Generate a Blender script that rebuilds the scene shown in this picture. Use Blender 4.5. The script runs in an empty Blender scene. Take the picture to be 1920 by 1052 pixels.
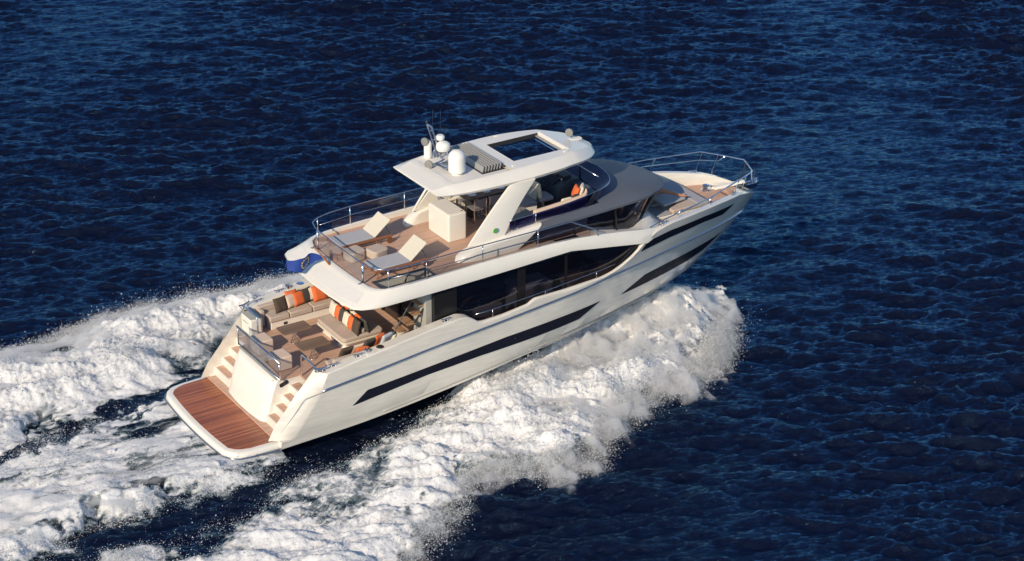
import bpy, bmesh, math, random
import numpy as np
from mathutils import Matrix, Vector
from mathutils.bvhtree import BVHTree
random.seed(7)
RNG = np.random.default_rng(11)
scene = bpy.context.scene
col = scene.collection

# ---------------------------------------------------------------- camera, sky, sun, exposure
cam_d = bpy.data.cameras.new("camera")
cam_d.sensor_width = 36.0
cam_d.lens = 3841.98 / 1920 * 36.0
cam_d.clip_start = 1.0
cam_d.clip_end = 20000.0
cam = bpy.data.objects.new("camera", cam_d)
col.objects.link(cam)
_R = Vector((0.83957, -0.54225, 0.03286)); _U = Vector((0.20243, 0.36841, 0.90736)); _F = Vector((0.50412, 0.75514, -0.41908))
cam.matrix_world = Matrix(((_R.x, _U.x, -_F.x, -21.6306), (_R.y, _U.y, -_F.y, -49.9807), (_R.z, _U.z, -_F.z, 30.3417), (0, 0, 0, 1)))
scene.camera = cam

SUN_EL, SUN_OFF = 27.0, 28.0            # height of the sun, and how far it stands to starboard of dead astern
_e, _o = math.radians(SUN_EL), math.radians(SUN_OFF)
TO_SUN = Vector((-math.cos(_e) * math.cos(_o), -math.cos(_e) * math.sin(_o), math.sin(_e)))
world = bpy.data.worlds.new("World"); scene.world = world; world.use_nodes = True
wn = world.node_tree.nodes; wl = world.node_tree.links
sky = wn.new("ShaderNodeTexSky"); sky.sky_type = 'NISHITA'; sky.sun_disc = False
sky.sun_elevation = _e; sky.sun_rotation = math.atan2(TO_SUN.x, TO_SUN.y)
sky.air_density = 1.1; sky.dust_density = 0.0; sky.ozone_density = 4.0
wl.new(sky.outputs[0], wn["Background"].inputs[0]); wn["Background"].inputs[1].default_value = 0.13
sun_d = bpy.data.lights.new("sun", 'SUN'); sun_d.energy = 4.5; sun_d.angle = math.radians(0.5); sun_d.color = (1.0, 0.835, 0.62)
sun = bpy.data.objects.new("sun", sun_d); col.objects.link(sun)
sun.rotation_euler = TO_SUN.to_track_quat('Z', 'Y').to_euler()
sun.location = (-60, -30, 40)
scene.view_settings.view_transform = 'Standard'; scene.view_settings.look = 'None'
scene.view_settings.exposure = 0.0; scene.view_settings.gamma = 1.0
scene.cycles.max_bounces = 8; scene.cycles.transparent_max_bounces = 16

# ---------------------------------------------------------------- materials
MATS = {}
def mat(name, color, rough=0.5, metal=0.0, coat=0.0, spec=None, var=0.0, vscale=3.0, bump=0.0, bscale=20.0, stretch=None, ior=None):
    m = bpy.data.materials.new(name); m.use_nodes = True
    nt = m.node_tree; b = nt.nodes["Principled BSDF"]
    b.inputs["Base Color"].default_value = (*color, 1); b.inputs["Roughness"].default_value = rough
    b.inputs["Metallic"].default_value = metal; b.inputs["Coat Weight"].default_value = coat
    b.inputs["Coat Roughness"].default_value = 0.08
    if spec is not None: b.inputs["Specular IOR Level"].default_value = spec
    if ior: b.inputs["IOR"].default_value = ior
    if var or bump:
        tc = nt.nodes.new("ShaderNodeTexCoord"); mp = nt.nodes.new("ShaderNodeMapping")
        if stretch: mp.inputs["Scale"].default_value = stretch
        nt.links.new(tc.outputs["Object"], mp.inputs[0])
    if var:
        n = nt.nodes.new("ShaderNodeTexNoise"); n.inputs["Scale"].default_value = vscale; n.inputs["Detail"].default_value = 6
        n.inputs["Roughness"].default_value = 0.65
        nt.links.new(mp.outputs[0], n.inputs[0])
        mr = nt.nodes.new("ShaderNodeMapRange"); mr.inputs[1].default_value = 0.3; mr.inputs[2].default_value = 0.7
        mr.inputs[3].default_value = 1 - var; mr.inputs[4].default_value = 1 + var
        nt.links.new(n.outputs[0], mr.inputs[0])
        mx = nt.nodes.new("ShaderNodeVectorMath"); mx.operation = 'SCALE'; mx.inputs[0].default_value = color
        nt.links.new(mr.outputs[0], mx.inputs["Scale"]); nt.links.new(mx.outputs[0], b.inputs["Base Color"])
    if bump:
        n2 = nt.nodes.new("ShaderNodeTexNoise"); n2.inputs["Scale"].default_value = bscale; n2.inputs["Detail"].default_value = 4
        nt.links.new(mp.outputs[0], n2.inputs[0])
        bp = nt.nodes.new("ShaderNodeBump"); bp.inputs["Strength"].default_value = bump; bp.inputs["Distance"].default_value = 0.02
        nt.links.new(n2.outputs[0], bp.inputs["Height"]); nt.links.new(bp.outputs[0], b.inputs["Normal"])
    MATS[name] = m
    return m

def planks(name, c1, c2, seam, width, axis='Y', rough=0.5, wet=0.0, coat=0.0):
    """Laid planks: one tone per plank, grain along it, a dark caulking seam between neighbours."""
    m = bpy.data.materials.new(name); m.use_nodes = True; nt = m.node_tree; N = nt.nodes; L = nt.links
    b = N["Principled BSDF"]; b.inputs["Roughness"].default_value = rough; b.inputs["Coat Weight"].default_value = coat
    b.inputs["Coat Roughness"].default_value = 0.12
    tc = N.new("ShaderNodeTexCoord"); sp = N.new("ShaderNodeSeparateXYZ"); L.new(tc.outputs["Object"], sp.inputs[0])
    dv = N.new("ShaderNodeMath"); dv.operation = 'DIVIDE'; dv.inputs[1].default_value = width; L.new(sp.outputs[axis], dv.inputs[0])
    fl = N.new("ShaderNodeMath"); fl.operation = 'FLOOR'; L.new(dv.outputs[0], fl.inputs[0])
    fr = N.new("ShaderNodeMath"); fr.operation = 'FRACT'; L.new(dv.outputs[0], fr.inputs[0])
    wnz = N.new("ShaderNodeTexWhiteNoise"); wnz.noise_dimensions = '1D'; L.new(fl.outputs[0], wnz.inputs["W"])
    mp = N.new("ShaderNodeMapping"); L.new(tc.outputs["Object"], mp.inputs[0])
    mp.inputs["Scale"].default_value = (0.7, 9, 9) if axis == 'Y' else (9, 0.7, 9)
    nz = N.new("ShaderNodeTexNoise"); nz.inputs["Scale"].default_value = 1.6; nz.inputs["Detail"].default_value = 6; L.new(mp.outputs[0], nz.inputs[0])
    nb = N.new("ShaderNodeTexNoise"); nb.inputs["Scale"].default_value = 0.9; nb.inputs["Detail"].default_value = 3; L.new(tc.outputs["Object"], nb.inputs[0])
    a = N.new("ShaderNodeMath"); a.operation = 'MULTIPLY_ADD'; a.inputs[1].default_value = 0.35; L.new(wnz.outputs[0], a.inputs[0])
    a2 = N.new("ShaderNodeMath"); a2.operation = 'MULTIPLY_ADD'; a2.inputs[1].default_value = 0.55; L.new(nz.outputs[0], a2.inputs[0])
    a3 = N.new("ShaderNodeMath"); a3.operation = 'MULTIPLY'; a3.inputs[1].default_value = 0.35; L.new(nb.outputs[0], a3.inputs[0])
    L.new(a3.outputs[0], a2.inputs[2]); L.new(a2.outputs[0], a.inputs[2])
    cr = N.new("ShaderNodeValToRGB"); cr.color_ramp.elements[0].position = 0.3; cr.color_ramp.elements[1].position = 0.85
    cr.color_ramp.elements[0].color = (*c1, 1); cr.color_ramp.elements[1].color = (*c2, 1); L.new(a.outputs[0], cr.inputs[0])
    lt = N.new("ShaderNodeMath"); lt.operation = 'LESS_THAN'; lt.inputs[1].default_value = 0.09; L.new(fr.outputs[0], lt.inputs[0])
    mx = N.new("ShaderNodeMix"); mx.data_type = 'RGBA'; L.new(lt.outputs[0], mx.inputs[0]); L.new(cr.outputs[0], mx.inputs[6]); mx.inputs[7].default_value = (*seam, 1)
    L.new(mx.outputs[2], b.inputs["Base Color"])
    if wet:
        mr = N.new("ShaderNodeMapRange"); mr.inputs[1].default_value = 0.4; mr.inputs[2].default_value = 0.62
        mr.inputs[3].default_value = rough; mr.inputs[4].default_value = rough * wet; L.new(nb.outputs[0], mr.inputs[0]); L.new(mr.outputs[0], b.inputs["Roughness"])
    MATS[name] = m; return m

def glass(name, tint, dark=0.5, rough=0.02):
    """Tinted pane: part of the light passes in the tint's colour, the surface mirrors by Fresnel."""
    m = bpy.data.materials.new(name); m.use_nodes = True; nt = m.node_tree; N = nt.nodes; L = nt.links
    N.remove(N["Principled BSDF"]); out = N["Material Output"]
    tr = N.new("ShaderNodeBsdfTransparent"); tr.inputs[0].default_value = (*tint, 1)
    df = N.new("ShaderNodeBsdfDiffuse"); df.inputs[0].default_value = (0.012, 0.013, 0.022, 1)
    gl = N.new("ShaderNodeBsdfGlossy"); gl.inputs["Roughness"].default_value = rough; gl.inputs[0].default_value = (1, 1, 1, 1)
    m1 = N.new("ShaderNodeMixShader"); m1.inputs[0].default_value = dark; L.new(tr.outputs[0], m1.inputs[1]); L.new(df.outputs[0], m1.inputs[2])
    lw = N.new("ShaderNodeLayerWeight"); lw.inputs[0].default_value = 0.5
    pw = N.new("ShaderNodeMath"); pw.operation = 'POWER'; pw.inputs[1].default_value = 4.0; L.new(lw.outputs["Facing"], pw.inputs[0])
    fr = N.new("ShaderNodeMath"); fr.operation = 'MULTIPLY_ADD'; fr.inputs[1].default_value = 0.75; fr.inputs[2].default_value = 0.06; L.new(pw.outputs[0], fr.inputs[0])
    m2 = N.new("ShaderNodeMixShader"); L.new(fr.outputs[0], m2.inputs[0]); L.new(m1.outputs[0], m2.inputs[1]); L.new(gl.outputs[0], m2.inputs[2])
    L.new(m2.outputs[0], out.inputs[0]); MATS[name] = m; return m

mat("gelcoat", (0.80, 0.765, 0.69), 0.28, coat=0.35, var=0.03, vscale=1.3)
mat("hull_paint", (0.72, 0.68, 0.605), 0.18, coat=0.9, var=0.085, vscale=2.6, stretch=(0.45, 1, 3.6), bump=0.12, bscale=6.0)  # stretched tone streaks stand in for rippling reflections on the hull
mat("deck_white", (0.74, 0.71, 0.66), 0.5, var=0.03, vscale=4)
mat("roof_grey", (0.098, 0.112, 0.142), 0.52, spec=0.3, var=0.04, vscale=0.8, stretch=(0.4, 1.5, 1))  # grey roof, coloured darker and bluer to stand in for shade
mat("chrome", (0.72, 0.74, 0.78), 0.12, metal=1.0)
mat("steel_blue", (0.42, 0.46, 0.55), 0.22, metal=1.0)
mat("black_glass", (0.012, 0.014, 0.026), 0.25, spec=0.10, ior=1.2, var=0.25, vscale=9, stretch=(1, 1, 2))
mat("black_panel", (0.014, 0.014, 0.016), 0.22, spec=0.3)
mat("dark_plastic", (0.03, 0.032, 0.036), 0.45)
mat("console_grey", (0.05, 0.062, 0.075), 0.5)
mat("rubber", (0.02, 0.02, 0.02), 0.7)
mat("lamp_grey", (0.22, 0.215, 0.20), 0.5)
mat("dome_white", (0.83, 0.81, 0.76), 0.35, coat=0.2)
mat("louver", (0.30, 0.30, 0.30), 0.5)
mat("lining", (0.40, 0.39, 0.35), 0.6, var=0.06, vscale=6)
def cloth(name, c, var=0.06):
    return mat(name, c, 0.85, var=var, vscale=14, bump=0.35, bscale=70, spec=0.25)
cloth("sand_cloth", (0.50, 0.41, 0.34)); cloth("cream_cloth", (0.74, 0.66, 0.52)); cloth("orange_cloth", (0.70, 0.155, 0.05))
cloth("brown_cloth", (0.085, 0.062, 0.048)); cloth("charcoal_cloth", (0.07, 0.065, 0.06)); cloth("grey_cloth", (0.36, 0.36, 0.38))
cloth("white_cloth", (0.66, 0.61, 0.50)); cloth("pale_blue_cloth", (0.50, 0.55, 0.62)); cloth("ottoman_cloth", (0.68, 0.53, 0.42))
cloth("sling_cloth", (0.44, 0.44, 0.46)); cloth("weave_dark", (0.20, 0.20, 0.22))
planks("teak", (0.46, 0.28, 0.195), (0.61, 0.40, 0.295), (0.33, 0.20, 0.14), 0.07, rough=0.6)
planks("teak_wet", (0.15, 0.034, 0.011), (0.50, 0.165, 0.065), (0.07, 0.018, 0.010), 0.085, rough=0.42, wet=0.6, coat=0.10)
planks("table_wood", (0.15, 0.09, 0.048), (0.28, 0.18, 0.105), (0.08, 0.045, 0.022), 0.06, rough=0.4)
planks("frame_wood", (0.22, 0.085, 0.040), (0.36, 0.15, 0.075), (0.25, 0.10, 0.05), 0.5, rough=0.45)
planks("tread_wood", (0.30, 0.165, 0.085), (0.42, 0.25, 0.14), (0.2, 0.10, 0.05), 0.09, axis='X', rough=0.5)
glass("salon_glass", (0.60, 0.60, 0.68), 0.13)
glass("blue_glass", (0.26, 0.26, 0.58), 0.22)
glass("clear_glass", (0.80, 0.82, 0.85), 0.02)
glass("smoke_glass", (0.34, 0.34, 0.40), 0.22)
mat("skin", (0.46, 0.20, 0.11), 0.45, var=0.06, vscale=8)
mat("swim_cloth", (0.03, 0.05, 0.10), 0.8)
mat("hair", (0.035, 0.02, 0.012), 0.6)
mat("porcelain", (0.82, 0.81, 0.80), 0.2)
mat("placemat", (0.34, 0.24, 0.13), 0.8, var=0.1, vscale=30)
mat("flag_blue", (0.010, 0.045, 0.26), 0.7, var=0.08, vscale=5)
mat("star_yellow", (0.80, 0.62, 0.08), 0.6)
mat("emblem_green", (0.10, 0.42, 0.05), 0.5)
mat("emblem_grey", (0.25, 0.33, 0.40), 0.5)
mat("wicker", (0.16, 0.07, 0.035), 0.7, bump=0.5, bscale=60)

# ---------------------------------------------------------------- geometry helpers
def pchip(xs, ys):
    xs = np.array(xs, float); ys = np.array(ys, float); h = np.diff(xs); d = np.diff(ys) / h; m = np.zeros(len(xs))
    for i in range(1, len(xs) - 1):
        if d[i-1] * d[i] > 0:
            w1 = 2*h[i] + h[i-1]; w2 = h[i] + 2*h[i-1]; m[i] = (w1 + w2) / (w1/d[i-1] + w2/d[i])
    m[0] = d[0]; m[-1] = d[-1]
    def f(x):
        x = np.clip(x, xs[0], xs[-1]); i = np.clip(np.searchsorted(xs, x) - 1, 0, len(xs) - 2); t = (x - xs[i]) / h[i]
        return (1+2*t)*(1-t)**2*ys[i] + t*(1-t)**2*h[i]*m[i] + t*t*(3-2*t)*ys[i+1] + t*t*(t-1)*h[i]*m[i+1]
    return f
def plin(pts):
    xs, ys = zip(*pts); return lambda x: np.interp(x, xs, ys)

class MB:
    def __init__(s): s.v = []; s.f = []
    def add(s, vs, fs):
        o = len(s.v); s.v += [tuple(map(float, p)) for p in vs]; s.f += [tuple(i + o for i in f) for f in fs]; return s
    def box(s, x0, x1, y0, y1, z0, z1):
        v = [(x, y, z) for z in (z0, z1) for y in (y0, y1) for x in (x0, x1)]
        return s.add(v, [(0,2,3,1), (4,5,7,6), (0,1,5,4), (2,6,7,3), (0,4,6,2), (1,3,7,5)])
    def obox(s, c, size, M):
        hx, hy, hz = (a / 2 for a in size); o = len(s.v)
        s.box(-hx, hx, -hy, hy, -hz, hz)
        for i in range(o, len(s.v)): s.v[i] = tuple(M @ Vector(s.v[i]) + Vector(c))
        return s
    def prism(s, poly, z0, z1):
        n = len(poly); v = [(x, y, z0) for x, y in poly] + [(x, y, z1) for x, y in poly]
        return s.add(v, [tuple(range(n))[::-1], tuple(range(n, 2*n))] + [(i, (i+1) % n, n + (i+1) % n, n + i) for i in range(n)])
    def loft(s, rings, closed=True, caps=True, wrap=False):
        n = len(rings[0]); m = len(rings); v = [p for r in rings for p in r]; f = []
        for i in range(m if wrap else m - 1):
            j2 = (i + 1) % m
            for j in range(n if closed else n - 1):
                k = (j + 1) % n
                f.append((i*n + j, i*n + k, j2*n + k, j2*n + j))
        if caps and closed and not wrap: f += [tuple(range(n))[::-1], tuple(range((m-1)*n, m*n))]
        return s.add(v, f)
    def tube(s, pts, r, n=8, closed=False):
        P = [Vector(p) for p in pts]; rings = []; rr = r if hasattr(r, '__len__') else [r]*len(P); prev = None; N = len(P)
        for i, p in enumerate(P):
            if closed: t = (P[(i+1) % N] - P[i-1])
            else: t = (P[min(i+1, N-1)] - P[max(i-1, 0)])
            t.normalize()
            if prev is None:
                a = Vector((0, 0, 1)) if abs(t.z) < 0.9 else Vector((1, 0, 0)); u = t.cross(a).normalized()
            else: u = (prev - t * prev.dot(t)).normalized()
            prev = u; w = t.cross(u); k = 1.0
            if 0 < i < N - 1 or closed:
                c = max(0.5, ((P[(i+1) % N] - p).normalized() + (p - P[i-1]).normalized()).length / 2); k = 1 / c
            rings.append([tuple(p + (u * math.cos(2*math.pi*j/n) + w * math.sin(2*math.pi*j/n)) * rr[i] * k) for j in range(n)])
        return s.loft(rings, True, True, closed)
    def lathe(s, prof, c=(0, 0, 0), n=24, M=None):
        c = Vector(c); rings = []
        for r, z in prof:
            ring = [Vector((r*math.cos(2*math.pi*j/n), r*math.sin(2*math.pi*j/n), z)) for j in range(n)]
            rings.append([tuple(c + (M @ p if M else p)) for p in ring])
        return s.loft(rings)
    def mirror(s):
        o = len(s.v); s.v += [(x, -y, z) for x, y, z in s.v]; s.f += [tuple(i + o for i in f)[::-1] for f in s.f]; return s
    def build(s, name, m, parent=None, angle=38, bevel=0.0, seg=3, solid=0.0, sub=0):
        me = bpy.data.meshes.new(name); me.from_pydata(s.v, [], s.f)
        bm = bmesh.new(); bm.from_mesh(me); bmesh.ops.remove_doubles(bm, verts=bm.verts, dist=1e-5)
        bmesh.ops.recalc_face_normals(bm, faces=bm.faces); bm.to_mesh(me); bm.free()
        me.materials.append(MATS[m] if isinstance(m, str) else m)
        me.shade_smooth()
        if angle < 180: me.set_sharp_from_angle(angle=math.radians(angle))
        o = bpy.data.objects.new(name, me); col.objects.link(o)
        if solid:
            q = o.modifiers.new("thickness", 'SOLIDIFY'); q.thickness = solid; q.offset = -1
            q = o.modifiers.new("crisp_rim", 'EDGE_SPLIT'); q.split_angle = math.radians(50)
        if bevel:
            q = o.modifiers.new("bevel", 'BEVEL'); q.width = bevel; q.segments = seg; q.limit_method = 'ANGLE'; q.angle_limit = math.radians(35)
        if sub:
            q = o.modifiers.new("sub", 'SUBSURF'); q.levels = sub; q.render_levels = sub
        if parent: o.parent = parent
        return o

TRIM = Matrix.Translation((2, 0, 0.1)) @ Matrix.Rotation(math.radians(-2.0), 4, 'Y') @ Matrix.Translation((-2, 0, 0))
def tag(o, label, cat, group=None):
    o["label"] = label; o["category"] = cat
    if group: o["group"] = group
    return o
def thing(name, label, cat, loc=(0, 0, 0), rz=0.0, group=None, M=None):
    o = bpy.data.objects.new(name, None); col.objects.link(o); o.empty_display_size = 0.2
    o.matrix_world = TRIM @ Matrix.Translation(loc) @ Matrix.Rotation(rz, 4, 'Z') @ (M or Matrix())
    return tag(o, label, cat, group)
def place(o, loc, M=None):
    o.matrix_world = TRIM @ Matrix.Translation(loc) @ (M or Matrix()); return o
def clone(root, loc, rz=0.0, label=None, M=None):
    r = root.copy(); col.objects.link(r)
    r.matrix_world = TRIM @ Matrix.Translation(loc) @ Matrix.Rotation(rz, 4, 'Z') @ (M or Matrix())
    if label: r["label"] = label
    for ch in root.children:
        c = ch.copy(); col.objects.link(c); c.parent = r
        for g in ch.children:
            d = g.copy(); col.objects.link(d); d.parent = c
    return r
def rrect(x0, x1, y0, y1, r, n=5):
    out = []
    for cx, cy, a0 in ((x1-r, y1-r, 0), (x0+r, y1-r, 90), (x0+r, y0+r, 180), (x1-r, y0+r, 270)):
        for k in range(n + 1):
            a = math.radians(a0 + 90*k/n); out.append((cx + r*math.cos(a), cy + r*math.sin(a)))
    return out
def smooth_path(pts, n=6):
    """Catmull-Rom through the points."""
    P = [Vector(p) for p in pts]; P = [2*P[0] - P[1]] + P + [2*P[-1] - P[-2]]; out = []
    for i in range(1, len(P) - 2):
        for k in range(n):
            t = k / n
            out.append(0.5*((2*P[i]) + (P[i+1]-P[i-1])*t + (2*P[i-1]-5*P[i]+4*P[i+1]-P[i+2])*t*t + (3*P[i]-P[i-1]-3*P[i+1]+P[i+2])*t**3))
    return out + [P[-2]]

# ---------------------------------------------------------------- sea, wake foam and spray
def grid_mesh(name, X, Y, Z, keep=None, attrs=None):
    """Quad grid from arrays (rows, columns); keep = per-face mask."""
    r, c = X.shape; idx = np.arange(r*c).reshape(r, c)
    F = np.stack([idx[:-1, :-1], idx[:-1, 1:], idx[1:, 1:], idx[1:, :-1]], -1).reshape(-1, 4)
    if keep is not None: F = F[keep.reshape(-1)]
    used = np.unique(F); remap = np.full(r*c, -1, np.int64); remap[used] = np.arange(len(used)); F = remap[F]
    co = np.stack([X.ravel(), Y.ravel(), Z.ravel()], 1)[used].astype(np.float32)
    me = bpy.data.meshes.new(name); me.vertices.add(len(co)); me.vertices.foreach_set("co", co.ravel())
    me.loops.add(F.size); me.loops.foreach_set("vertex_index", F.ravel().astype(np.int32))
    me.polygons.add(len(F)); me.polygons.foreach_set("loop_start", np.arange(0, F.size, 4, dtype=np.int32))
    me.update(calc_edges=True); me.shade_smooth()
    for k, a in (attrs or {}).items():
        at = me.attributes.new(k, 'FLOAT', 'POINT'); at.data.foreach_set("value", a.ravel()[used].astype(np.float32))
    o = bpy.data.objects.new(name, me); col.objects.link(o); return o

def bilerp(A, fx, fy):
    n, m = A.shape; i = np.floor(fx).astype(int); j = np.floor(fy).astype(int); a = fx - i; b = fy - j
    i0, i1, j0, j1 = i % n, (i+1) % n, j % m, (j+1) % m
    return (A[i0, j0]*(1-a)*(1-b) + A[i1, j0]*a*(1-b) + A[i0, j1]*(1-a)*b + A[i1, j1]*a*b)

OC_N, OC_L = 1536, 96.0
def ocean():
    """A wind sea from a directional spectrum: height and the two horizontal (choppy) shifts."""
    k1 = 2*np.pi*np.fft.fftfreq(OC_N, OC_L/OC_N); KX, KY = np.meshgrid(k1, k1, indexing='ij'); K = np.hypot(KX, KY); K[0, 0] = 1
    def spec(lp, th, spread, lmin):
        L_ = lp / (2*np.pi); c = (KX*math.cos(th) + KY*math.sin(th)) / K
        return np.exp(-1/(K*L_)**2) / K**3.25 * np.abs(c)**spread * np.exp(-(K*lmin)**2)
    P = spec(2.7, math.radians(109), 9, 0.03) + 0.42*spec(4.2, math.radians(78), 12, 0.05) + 0.45*spec(1.1, math.radians(100), 4, 0.02) + .03*spec(12, math.radians(100), 5, .05)
    P[0, 0] = 0
    W = np.fft.fft2(RNG.standard_normal((OC_N, OC_N))) * np.sqrt(P)
    H = np.fft.ifft2(W).real; s = 1 / H.std()
    pa = np.fft.ifft2(np.fft.fft2(RNG.standard_normal((OC_N, OC_N)))*np.exp(-(np.hypot(KX*1.0, KY*2.0)*2.4)**2)).real; pa = np.clip(1 + .33*pa/pa.std(), .35, 1.9)      # wind patches
    DX = np.fft.ifft2(-1j*KX/K*W).real*s; DY = np.fft.ifft2(-1j*KY/K*W).real*s
    return H*s*pa, DX*pa, DY*pa
H_, DX_, DY_ = ocean()
SEA_RMS, CHOP = 0.070, -0.2
VF = Vector((0.5552, 0.8317)).normalized(); UF = Vector((VF.y, -VF.x)); G0 = (14.87, 4.69)
def sea(U, V, amp=1.0):
    fx = U/OC_L*OC_N; fy = V/OC_L*OC_N; a = SEA_RMS*amp
    return bilerp(H_, fx, fy)*a, bilerp(DX_, fx, fy)*a*CHOP, bilerp(DY_, fx, fy)*a*CHOP
def to_uv(X, Y):
    return (X-G0[0])*UF.x + (Y-G0[1])*UF.y, (X-G0[0])*VF.x + (Y-G0[1])*VF.y
def fall(d, w): return 1/(1 + np.exp(-d/w))

def noise_field(shape, dx, lmax, lmin, power, stretch=1.0):
    kx = 2*np.pi*np.fft.fftfreq(shape[0], dx)*stretch; ky = 2*np.pi*np.fft.fftfreq(shape[1], dx)
    K = np.hypot(*np.meshgrid(kx, ky, indexing='ij')); K[0, 0] = 1e9
    A = (K + 2*np.pi/lmax)**(-power) * np.exp(-(K*lmin/(2*np.pi))**2); A[0, 0] = 0
    n = np.fft.ifft2(np.fft.fft2(RNG.standard_normal(shape))*A).real
    return n / n.std()

# --- the outline of the wake on the water (x ahead, y to port), and how strong and how high the foam stands there
outS = plin([(-16,-17.5),(-8,-15),(-3,-13),(0,-11.2),(1.3,-10.4),(2.8,-9.2),(5,-7.7),(6.2,-6.7),(7.1,-6.5),(8.6,-7.2),(10,-7.5),(11,-6.6),(12.1,-5.7),(13.5,-5.2),(15,-5.0),(16.7,-4.4),(18.2,-3.1),(19.4,-1.9),(20.2,-1.0),(20.6,0)])
inS = plin([(-16,-6.4),(-9,-5.7),(-6.7,-5.35),(-4.6,-5.15),(-2.2,-4.9),(-.4,-4.6),(1.4,-4.0),(3.3,-3.75),(4.8,-3.15),(6.3,-2.75),(7.6,-2.2),(9,-1.0),(12,.8),(22,1)])
lowC = plin([(-16,-6.2),(-8,-4.7),(-6.2,-4.2),(-4.1,-3.6),(-1.7,-3.5),(1.3,-3.15),(2.3,-3.1),(4.6,-3.1),(7,-2.8)])
strk = plin([(-16,-2.0),(-6.3,.72),(-2.3,2.16),(0,2.78),(2.5,3.45),(8,3.3)])
strk2 = plin([(-16,-2.2),(-5.5,-.15),(-3.3,.05),(-1.7,.35),(.4,1.0),(3,1.6)])
outP = plin([(-16,5.0),(-4,7.4),(-2.7,7.75),(-.9,7.8),(2.3,8.6),(5.7,8.2),(8.8,8.0),(12,6.2),(15,5.0),(17,4.2),(19.4,1.8),(20.6,0)])

def foam_fields(X, Y):
    """mask 0..1 (how white), lift (metres the white water stands above the sea)."""
    sS = np.minimum(inS(X) - Y, Y - outS(X)); sS = np.where(X > 20.6, -1, sS)
    aS = np.clip(sS/1.25 + 0.24, 0, 1)
    width = np.maximum(inS(X) - outS(X), .1); q = np.clip((Y - outS(X))/width, 0, 1)      # 0 outer edge .. 1 by the hull
    hS = np.clip(sS/1.3, 0, 1)**1.2 * (1 + .35*np.exp(-((X-13.5)/2.2)**2)*q) * (np.interp(X, [-16, 0, 4, 8, 11, 15, 18.5, 20], [.15, .22, .32, .55, .85, 1.0, 1.15, .3])) * (0.45 + 0.55*q)
    hS *= np.interp(X, [-16, 2, 9, 22], [1, 1, 1, 1])
    dC = np.minimum(Y - lowC(X), (strk(X) - Y)*1.6 + .1)
    aC = np.clip(dC/1.1 + 0.22, 0, 1); aC = np.where(X < 4.6, aC, np.clip(aC*(1 - (X-4.6)/1.6), 0, 1)) * np.where(X > 2.3, np.clip((-2.45 - Y)/.2, 0, 1)*0.45, 1)
    aC *= 1 - 0.12*np.exp(-((Y - strk2(X))/.34)**2)*np.interp(X, [-9, -4, -1, 1.5, 3], [0.2, .8, 1, .7, 0])
    grey = np.clip((Y - strk2(X))/.5, 0, 1)
    aC *= 1 - 0.16*grey
    edge = np.exp(-((Y - lowC(X) - 0.75)/.65)**2)
    hC = np.clip(dC/.7, 0, 1)*(0.12 + 0.42*edge*np.interp(X, [-16, -3, 1.2, 2.4], [1, 1, .5, 0]) + 0.14*np.exp(-((Y - strk2(X) + 1.0)/.6)**2))
    dP = np.minimum(Y - strk(X) - .12, outP(X) - Y)
    ramp = np.clip((Y - strk(X) - .15)/1.7, 0, 1)
    aP = np.clip((outP(X) - Y)/1.3 + 0.24, 0, 1)*(0.52*np.clip((Y - strk(X) - .15)/.25, 0, 1) + 0.48*ramp)
    aP = np.where(X > 20.6, 0, aP)
    hP = np.clip(dP/1.2, 0, 1)*ramp*np.interp(X, [-16, 0, 6, 12, 18.5, 20], [.40, .55, .65, .8, .7, .2])*0.9
    mask = np.maximum(np.maximum(aS, aC), aP); lift = np.maximum(np.maximum(hS, hC), hP)
    return np.clip(mask, 0, 1), lift, q

def water_material():
    """Deep clear sea: a dark body colour under a Fresnel mirror whose sky reflection is tinted blue in the material."""
    m = bpy.data.materials.new("sea_water"); m.use_nodes = True; nt = m.node_tree; N = nt.nodes; L = nt.links
    N.remove(N["Principled BSDF"]); out = N["Material Output"]
    df = N.new("ShaderNodeBsdfDiffuse"); df.inputs[0].default_value = (0.0036, 0.0046, 0.0145, 1)
    gl = N.new("ShaderNodeBsdfGlossy"); gl.inputs[0].default_value = (0.25, 0.55, 0.92, 1); gl.inputs["Roughness"].default_value = 0.13
    g = N.new("ShaderNodeNewGeometry"); mp = N.new("ShaderNodeMapping"); mp.inputs["Rotation"].default_value = (0, 0, math.radians(34)); mp.inputs["Scale"].default_value = (0.75, 1.7, 1)
    L.new(g.outputs["Position"], mp.inputs[0])
    n1 = N.new("ShaderNodeTexNoise"); n1.inputs["Scale"].default_value = 2.8; n1.inputs["Detail"].default_value = 8; n1.inputs["Roughness"].default_value = 0.66; n1.inputs["Distortion"].default_value = 0.5
    L.new(mp.outputs[0], n1.inputs[0])
    bp = N.new("ShaderNodeBump"); bp.inputs["Strength"].default_value = 0.9; bp.inputs["Distance"].default_value = 0.115
    L.new(n1.outputs[0], bp.inputs["Height"])
    lw = N.new("ShaderNodeLayerWeight"); lw.inputs[0].default_value = 0.5
    pw = N.new("ShaderNodeMath"); pw.operation = 'POWER'; pw.inputs[1].default_value = 3.7; L.new(lw.outputs["Facing"], pw.inputs[0])
    fr = N.new("ShaderNodeMath"); fr.operation = 'MULTIPLY_ADD'; fr.inputs[1].default_value = 0.74; fr.inputs[2].default_value = 0.025; L.new(pw.outputs[0], fr.inputs[0])
    for n in (df, gl, lw): L.new(bp.outputs[0], n.inputs["Normal"])
    mx = N.new("ShaderNodeMixShader"); L.new(fr.outputs[0], mx.inputs[0]); L.new(df.outputs[0], mx.inputs[1]); L.new(gl.outputs[0], mx.inputs[2]); L.new(mx.outputs[0], out.inputs[0])
    return m
WATER = water_material()

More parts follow.
